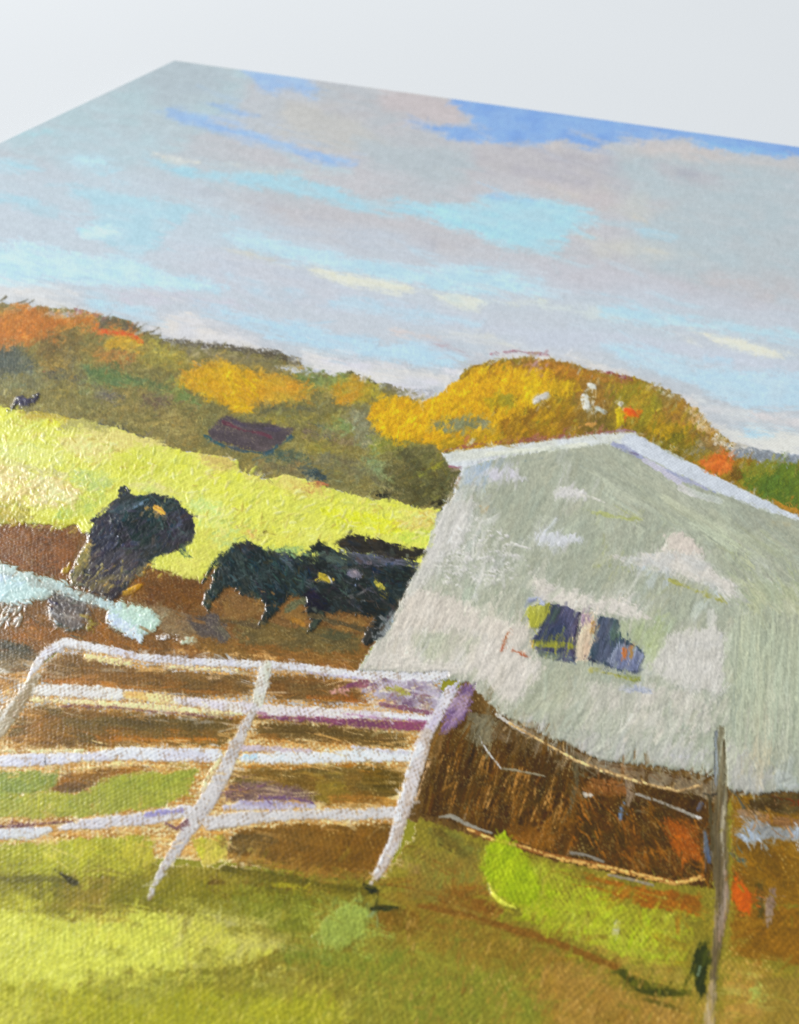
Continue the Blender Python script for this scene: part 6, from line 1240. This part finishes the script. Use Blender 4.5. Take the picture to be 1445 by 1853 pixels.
brush(_gl + [YARD, GRASS], 2600, 12, 4, -58, 30, pull=7, off=2, var=0.02, a=0.5, h=0.05, bh=0.015, rid=0.008, st=0.05, seed=605, edges=10.0, cross=True, reg=[(-50, 1150), (850, 1200), (850, 1320), (740, 1620), (-50, 1640)])
brush([GRASS, DIRT, BARN, FPOST, SHRUB, YARD], 1800, 18, 5, -60, 35, pull=9, off=3, var=0.02, a=0.5, h=0.05, bh=0.015, rid=0.01, st=0.05, seed=606, edges=8.0, cross=True, reg=[(740, 1270), (900, 1270), (1290, 1380), (1495, 1400), (1495, 1880), (-50, 1880), (-50, 1620), (700, 1620)])
# thin colour sits in the weave: threads' crowns are rubbed lighter
g_ = np.isin(LAB, [GRASS, GATE, YARD, DIRT] + [i for i, q in enumerate(PARTS) if q[1] == GATE]).astype(np.float32)
t_ = ((TIP - 0.5) * (0.06 * g_ + 0.14 * (LAB == GRASS) + 0.04) * WVE)[..., None]
COL *= 1 + t_ * np.array([1.0, 0.95, 0.8], np.float32)
_sp = 0.5 + 0.5 * noise(U * 420, V * 420, 411) + 0.25 * noise(U * 1500, V * 1500, 412)      # here and there the primed crowns stay bare
k_ = (sstep(0.80, 0.95, TIP * (0.55 + 0.6 * _sp)) * g_ * WVE * (0.34 + 0.2 * np.isin(LAB, [YARD, DIRT])))[..., None]
COL = COL * (1 - k_) + np.array((236, 206, 130), np.float32) * k_
_g2 = np.isin(LAB, _gl)
k_ = (sstep(0.60, 0.85, 1 - TIP + 0.3 * noise(PX / 11, PY / 7, 421)) * _g2 * 0.45)[..., None]
COL = COL * (1 - k_) + np.array((150, 118, 84), np.float32) * k_
for _ in range(4):
    _b = (HGT * 2 + np.roll(HGT, 1, 0) + np.roll(HGT, -1, 0) + np.roll(HGT, 1, 1) + np.roll(HGT, -1, 1)) / 6
    _gy, _gx = np.gradient(HGT)
    _f = sstep(0.015, 0.035, np.hypot(_gx, _gy))
    HGT = HGT * (1 - _f) + _b * _f
HGT = HGT * np.where(np.isin(LAB, [FIELD, BARN, TREE, COW1, COW2, COW3, COW4, WIN1, WIN2]), 1.45, 1.1)
_thk = np.minimum(HGT, 0.15)
HGT += (0.06 + _thk) * (0.04 * noise(PX / 5.0, PY / 4.0, 401) + 0.05 * noise(PX / 2.3, PY / 2.3, 402))
_gt = np.full(len(PARTS) + 1, 0.05, np.float32); _gt[SKY] = 0.028
for _i in (HILL, YARD, DIRT, GRASS, TREE): _gt[_i] = 0.095
for _i in (FIELD, BARN): _gt[_i] = 0.055
_gm = _gt[LAB]
_n1 = noise((PX + PY * 0.5) / 2.0, (PY - PX * 0.5) / 3.4, 403); _n2 = noise(PX / 6, PY / 5, 404)
COL *= (1 + _gm * (_n1 + 0.5 * _n2))[..., None]
_pk = (sstep(0.52, 0.8, noise(PX / 2.2, PY / 2.2, 405) + 0.25 * noise(PX / 30, PY / 22, 406)) * np.isin(LAB, [HILL, YARD, DIRT]) * 0.22)[..., None]  # small glints painted into the colour as pale specks
COL = COL * (1 - _pk) + np.array((206, 188, 140), np.float32) * _pk
# beyond the photograph's frame the same bands of paint run on to the edges of the board
def run_on(cols, edge, sgn):
    u_ = U[:, cols]; v_ = V[:, cols]
    rr_, cc_ = np.meshgrid(np.arange(RN), cols, indexing='ij')
    dv = 9 * noise(u_ * 70, v_ * 90, 501) + 5 * noise(u_ * 260, v_ * 300, 502)
    dc = 6 + np.abs(34 * noise(u_ * 55, v_ * 160, 503) + 22 * noise(u_ * 400, v_ * 700, 504))
    r2 = np.clip(np.round(rr_ + dv).astype(int), 0, RN - 1); c2 = np.clip(np.round(edge + sgn * dc).astype(int), 0, CN - 1)
    go = np.broadcast_to((uL[:, None] > 0.004) if sgn > 0 else np.ones((RN, 1), bool), r2.shape)
    plain_ = [SKY, HILL, FIELD, YARD, PUD, GRASS, BARN, DIRT, TREE]
    ok_ = go & np.isin(LAB[r2, c2], plain_)
    for A in (COL, HGT, WVE, GLS, LAB):
        new = A[r2, c2]; old = A[rr_, cc_]
        m_ = ok_ if A.ndim == 2 else ok_[..., None]
        A[:, cols] = np.where(m_, new, old)
    for _k in range(6):                                   # rails and strokes that end here: close over from the row above
        bad_ = go & ~ok_ 
        A_ = np.roll(COL[:, cols], 5, 0); COL[:, cols] = np.where(bad_[..., None], A_, COL[:, cols])
        L_ = np.roll(LAB[:, cols], 5, 0); LAB[:, cols] = np.where(bad_, L_, LAB[:, cols])
_m = (V > 0.22) & (LAB == SKY)
_t = (0.5 + 0.5 * noise(U * 120, V * 200, 511))[..., None]
COL = np.where(_m[..., None], np.array((150, 146, 40), np.float32) * (1 - _t) + np.array((132, 124, 40), np.float32) * _t, COL)
LAB[_m] = GRASS
run_on(np.arange(0, NL + 4), NL + 8, 1)
run_on(np.arange(NL + NC - 4, CN), NL + NC - 9, -1)
_cw = np.isin(LAB, [COW1, COW2, COW3, COW4])[..., None]
COL = np.where(_cw, COL * 1.04 + np.array((6, 6, 5), np.float32), COL)
_bw = (LAB == BARN)[..., None]
COL = np.where(_bw, COL * np.where(PX > 1320, 0.955, 0.975)[..., None], COL)
COL = np.clip(COL, 4, 250)
# === PAINT END

# ------------------------------------------------------------------ materials
def nodes_of(name):
    m = bpy.data.materials.new(name); m.use_nodes = True
    nt = m.node_tree
    return m, nt, nt.nodes['Principled BSDF']
def mth(nt, op, a, b=None, c=None):
    n = nt.nodes.new('ShaderNodeMath'); n.operation = op
    for i, x in enumerate((a, b, c)):
        if x is None: continue
        if isinstance(x, (int, float)): n.inputs[i].default_value = x
        else: nt.links.new(x, n.inputs[i])
    return n.outputs[0]

def oil_material():
    m, nt, bs = nodes_of('oil_paint_on_canvas')
    at = nt.nodes.new('ShaderNodeAttribute'); at.attribute_name = 'paint'
    gl = nt.nodes.new('ShaderNodeAttribute'); gl.attribute_name = 'gloss'
    tc = nt.nodes.new('ShaderNodeTexCoord')
    sx = nt.nodes.new('ShaderNodeSeparateXYZ'); nt.links.new(tc.outputs['Object'], sx.inputs[0])
    def nse(scale, det=2.0):
        n = nt.nodes.new('ShaderNodeTexNoise'); n.inputs['Scale'].default_value = scale; n.inputs['Detail'].default_value = det
        nt.links.new(tc.outputs['Object'], n.inputs['Vector']); return n
    n1 = nse(420); n2 = nse(90); n3 = nse(1500, 1.0)
    sc1 = nt.nodes.new('ShaderNodeSeparateColor'); nt.links.new(n1.outputs['Color'], sc1.inputs[0])
    sc2 = nt.nodes.new('ShaderNodeSeparateColor'); nt.links.new(n2.outputs['Color'], sc2.inputs[0])
    def wob(i): return mth(nt, 'ADD', mth(nt, 'MULTIPLY', mth(nt, 'SUBTRACT', sc1.outputs[i], 0.5), 0.0006), mth(nt, 'MULTIPLY', mth(nt, 'SUBTRACT', sc2.outputs[i], 0.5), 0.0012))
    k = 2 * math.pi / WP
    su = mth(nt, 'SINE', mth(nt, 'MULTIPLY', mth(nt, 'ADD', sx.outputs['X'], wob(0)), k))
    sv = mth(nt, 'SINE', mth(nt, 'MULTIPLY', mth(nt, 'ADD', sx.outputs['Y'], wob(1)), k / 1.4))
    weave = mth(nt, 'MULTIPLY', mth(nt, 'MULTIPLY', su, sv), mth(nt, 'MULTIPLY', n3.outputs['Fac'], 2.0))
    weave = mth(nt, 'MULTIPLY', mth(nt, 'MULTIPLY', weave, at.outputs['Alpha']), WEAVE_H)
    fn = nt.nodes.new('ShaderNodeTexNoise'); fn.inputs['Scale'].default_value = 2600; fn.inputs['Detail'].default_value = 3
    fn.inputs['Roughness'].default_value = 0.6
    nt.links.new(tc.outputs['Object'], fn.inputs['Vector'])
    micro = mth(nt, 'MULTIPLY', mth(nt, 'MULTIPLY', fn.outputs['Fac'], mth(nt, 'MULTIPLY_ADD', gl.outputs['Fac'], 2.0, 0.2)), MICRO_H)
    hgt = mth(nt, 'ADD', weave, micro)
    bp = nt.nodes.new('ShaderNodeBump'); bp.inputs['Strength'].default_value = 1.0; bp.inputs['Distance'].default_value = 1.0
    nt.links.new(hgt, bp.inputs['Height'])
    nt.links.new(bp.outputs['Normal'], bs.inputs['Normal'])
    nt.links.new(at.outputs['Color'], bs.inputs['Base Color'])
    ro = mth(nt, 'SUBTRACT', 0.56, mth(nt, 'MULTIPLY', gl.outputs['Fac'], 0.36))
    ro = mth(nt, 'ADD', ro, mth(nt, 'MULTIPLY', mth(nt, 'SUBTRACT', fn.outputs['Fac'], 0.5), 0.12))
    nt.links.new(ro, bs.inputs['Roughness'])
    bs.inputs['IOR'].default_value = 1.45
    bs.inputs['Specular IOR Level'].default_value = 0.42
    return m
WEAVE_H = 0.000008
MICRO_H = 0.000012

def plain(name, c1, c2, scale, rough, bump=0.0, bscale=200):
    m, nt, bs = nodes_of(name)
    tc = nt.nodes.new('ShaderNodeTexCoord')
    nz = nt.nodes.new('ShaderNodeTexNoise'); nz.inputs['Scale'].default_value = scale; nz.inputs['Detail'].default_value = 4
    nt.links.new(tc.outputs['Object'], nz.inputs['Vector'])
    mx = nt.nodes.new('ShaderNodeMix'); mx.data_type = 'RGBA'
    mx.inputs[6].default_value = (*c1, 1); mx.inputs[7].default_value = (*c2, 1)
    nt.links.new(nz.outputs['Fac'], mx.inputs[0]); nt.links.new(mx.outputs[2], bs.inputs['Base Color'])
    bs.inputs['Roughness'].default_value = rough
    if bump:
        n2 = nt.nodes.new('ShaderNodeTexNoise'); n2.inputs['Scale'].default_value = bscale; n2.inputs['Detail'].default_value = 3
        nt.links.new(tc.outputs['Object'], n2.inputs['Vector'])
        bp = nt.nodes.new('ShaderNodeBump'); bp.inputs['Distance'].default_value = bump
        nt.links.new(n2.outputs['Fac'], bp.inputs['Height']); nt.links.new(bp.outputs['Normal'], bs.inputs['Normal'])
    return m
M_OIL = oil_material()
M_BOARD = plain('primed_canvas_edge', (0.70, 0.66, 0.58), (0.76, 0.73, 0.66), 300, 0.8, 0.0001, 1500)
M_TABLE = plain('white_table_laminate', (0.79, 0.808, 0.826), (0.81, 0.828, 0.846), 6, 0.85, 0.00004, 900)

M_TABLE.node_tree.nodes['Principled BSDF'].inputs['Specular IOR Level'].default_value = 0.12

# ------------------------------------------------------------------ table
def box_mesh(name, x0, x1, y0, y1, z0, z1, bevel):
    import bmesh
    bm = bmesh.new()
    bmesh.ops.create_cube(bm, size=1.0)
    for v in bm.verts:
        v.co = (x0 + (v.co.x + 0.5) * (x1 - x0), y0 + (v.co.y + 0.5) * (y1 - y0), z0 + (v.co.z + 0.5) * (z1 - z0))
    bmesh.ops.bevel(bm, geom=list(bm.edges), offset=bevel, segments=3, profile=0.5, affect='EDGES')
    me = bpy.data.meshes.new(name); bm.to_mesh(me); bm.free()
    return me
tb = bpy.data.objects.new('tabletop', box_mesh('tabletop', -1.3, 1.5, -0.75, 1.6, -0.03, 0.0, 0.003))
tb.data.materials.append(M_TABLE)
tb['kind'] = 'structure'; tb['label'] = 'plain matt white tabletop under the painting'
col.objects.link(tb)

# ------------------------------------------------------------------ painting
root = bpy.data.objects.new('oil_painting', None)
root.empty_display_size = 0.05
root.location = (PANEL / 2, -PANEL / 2, 0)
root['label'] = 'oil painting of a barn, black cows and a white gate lying on the white table'
root['category'] = 'painting'
col.objects.link(root)
board = bpy.data.objects.new('canvas_board', box_mesh('canvas_board', -PANEL / 2 + 0.0003, PANEL / 2 - 0.0003, -PANEL / 2 + 0.0003, PANEL / 2 - 0.0003, 0.0, PANEL_T - 0.0003, 0.0005))
board.data.materials.append(M_BOARD); board.parent = root
board['label'] = 'thin canvas covered board with pale edges'
col.objects.link(board)

Z = PANEL_T + HGT * 1e-3
Z[0] = Z[-1] = PANEL_T - 0.0016
Z[:, 0] = Z[:, -1] = PANEL_T - 0.0016
XYZ = np.stack([U - PANEL / 2, PANEL / 2 - V, Z], -1).astype(np.float32).reshape(-1, 3)
s = COL / 255.0
ALB = np.where(s <= 0.04045, s / 12.92, ((s + 0.055) / 1.055) ** 2.4)
ALB = np.clip(ALB * ALB_GAIN - ALB_LIFT, 0.004, 0.88)
RGBA = np.concatenate([ALB, np.clip(WVE, 0, 1)[..., None]], -1).astype(np.float32).reshape(-1, 4)
GL = np.clip(GLS, 0, 1).astype(np.float32).reshape(-1)
idx = np.arange(RN * CN, dtype=np.int32).reshape(RN, CN)
quads = np.stack([idx[:-1, :-1], idx[1:, :-1], idx[1:, 1:], idx[:-1, 1:]], -1).reshape(-1, 4)
qlab = LAB[:-1, :-1].reshape(-1)
objs = {}
for i, (name, par, label) in enumerate(PARTS):
    q = quads[qlab == i]
    if len(q) == 0: continue
    used, inv = np.unique(q, return_inverse=True)
    inv = inv.reshape(-1).astype(np.int32)
    me = bpy.data.meshes.new(name)
    me.vertices.add(len(used)); me.vertices.foreach_set('co', XYZ[used].reshape(-1))
    me.loops.add(len(inv)); me.loops.foreach_set('vertex_index', inv)
    me.polygons.add(len(q)); me.polygons.foreach_set('loop_start', np.arange(0, len(inv), 4, dtype=np.int32))
    me.update(calc_edges=True)
    a = me.attributes.new('paint', 'FLOAT_COLOR', 'POINT'); a.data.foreach_set('color', RGBA[used].reshape(-1))
    a = me.attributes.new('gloss', 'FLOAT', 'POINT'); a.data.foreach_set('value', GL[used])
    me.polygons.foreach_set('use_smooth', np.ones(len(q), bool))
    me.materials.append(M_OIL)
    o = bpy.data.objects.new(name, me)
    o.parent = objs[par] if par is not None and par in objs else root
    if label: o['label'] = label
    col.objects.link(o)
    objs[i] = o
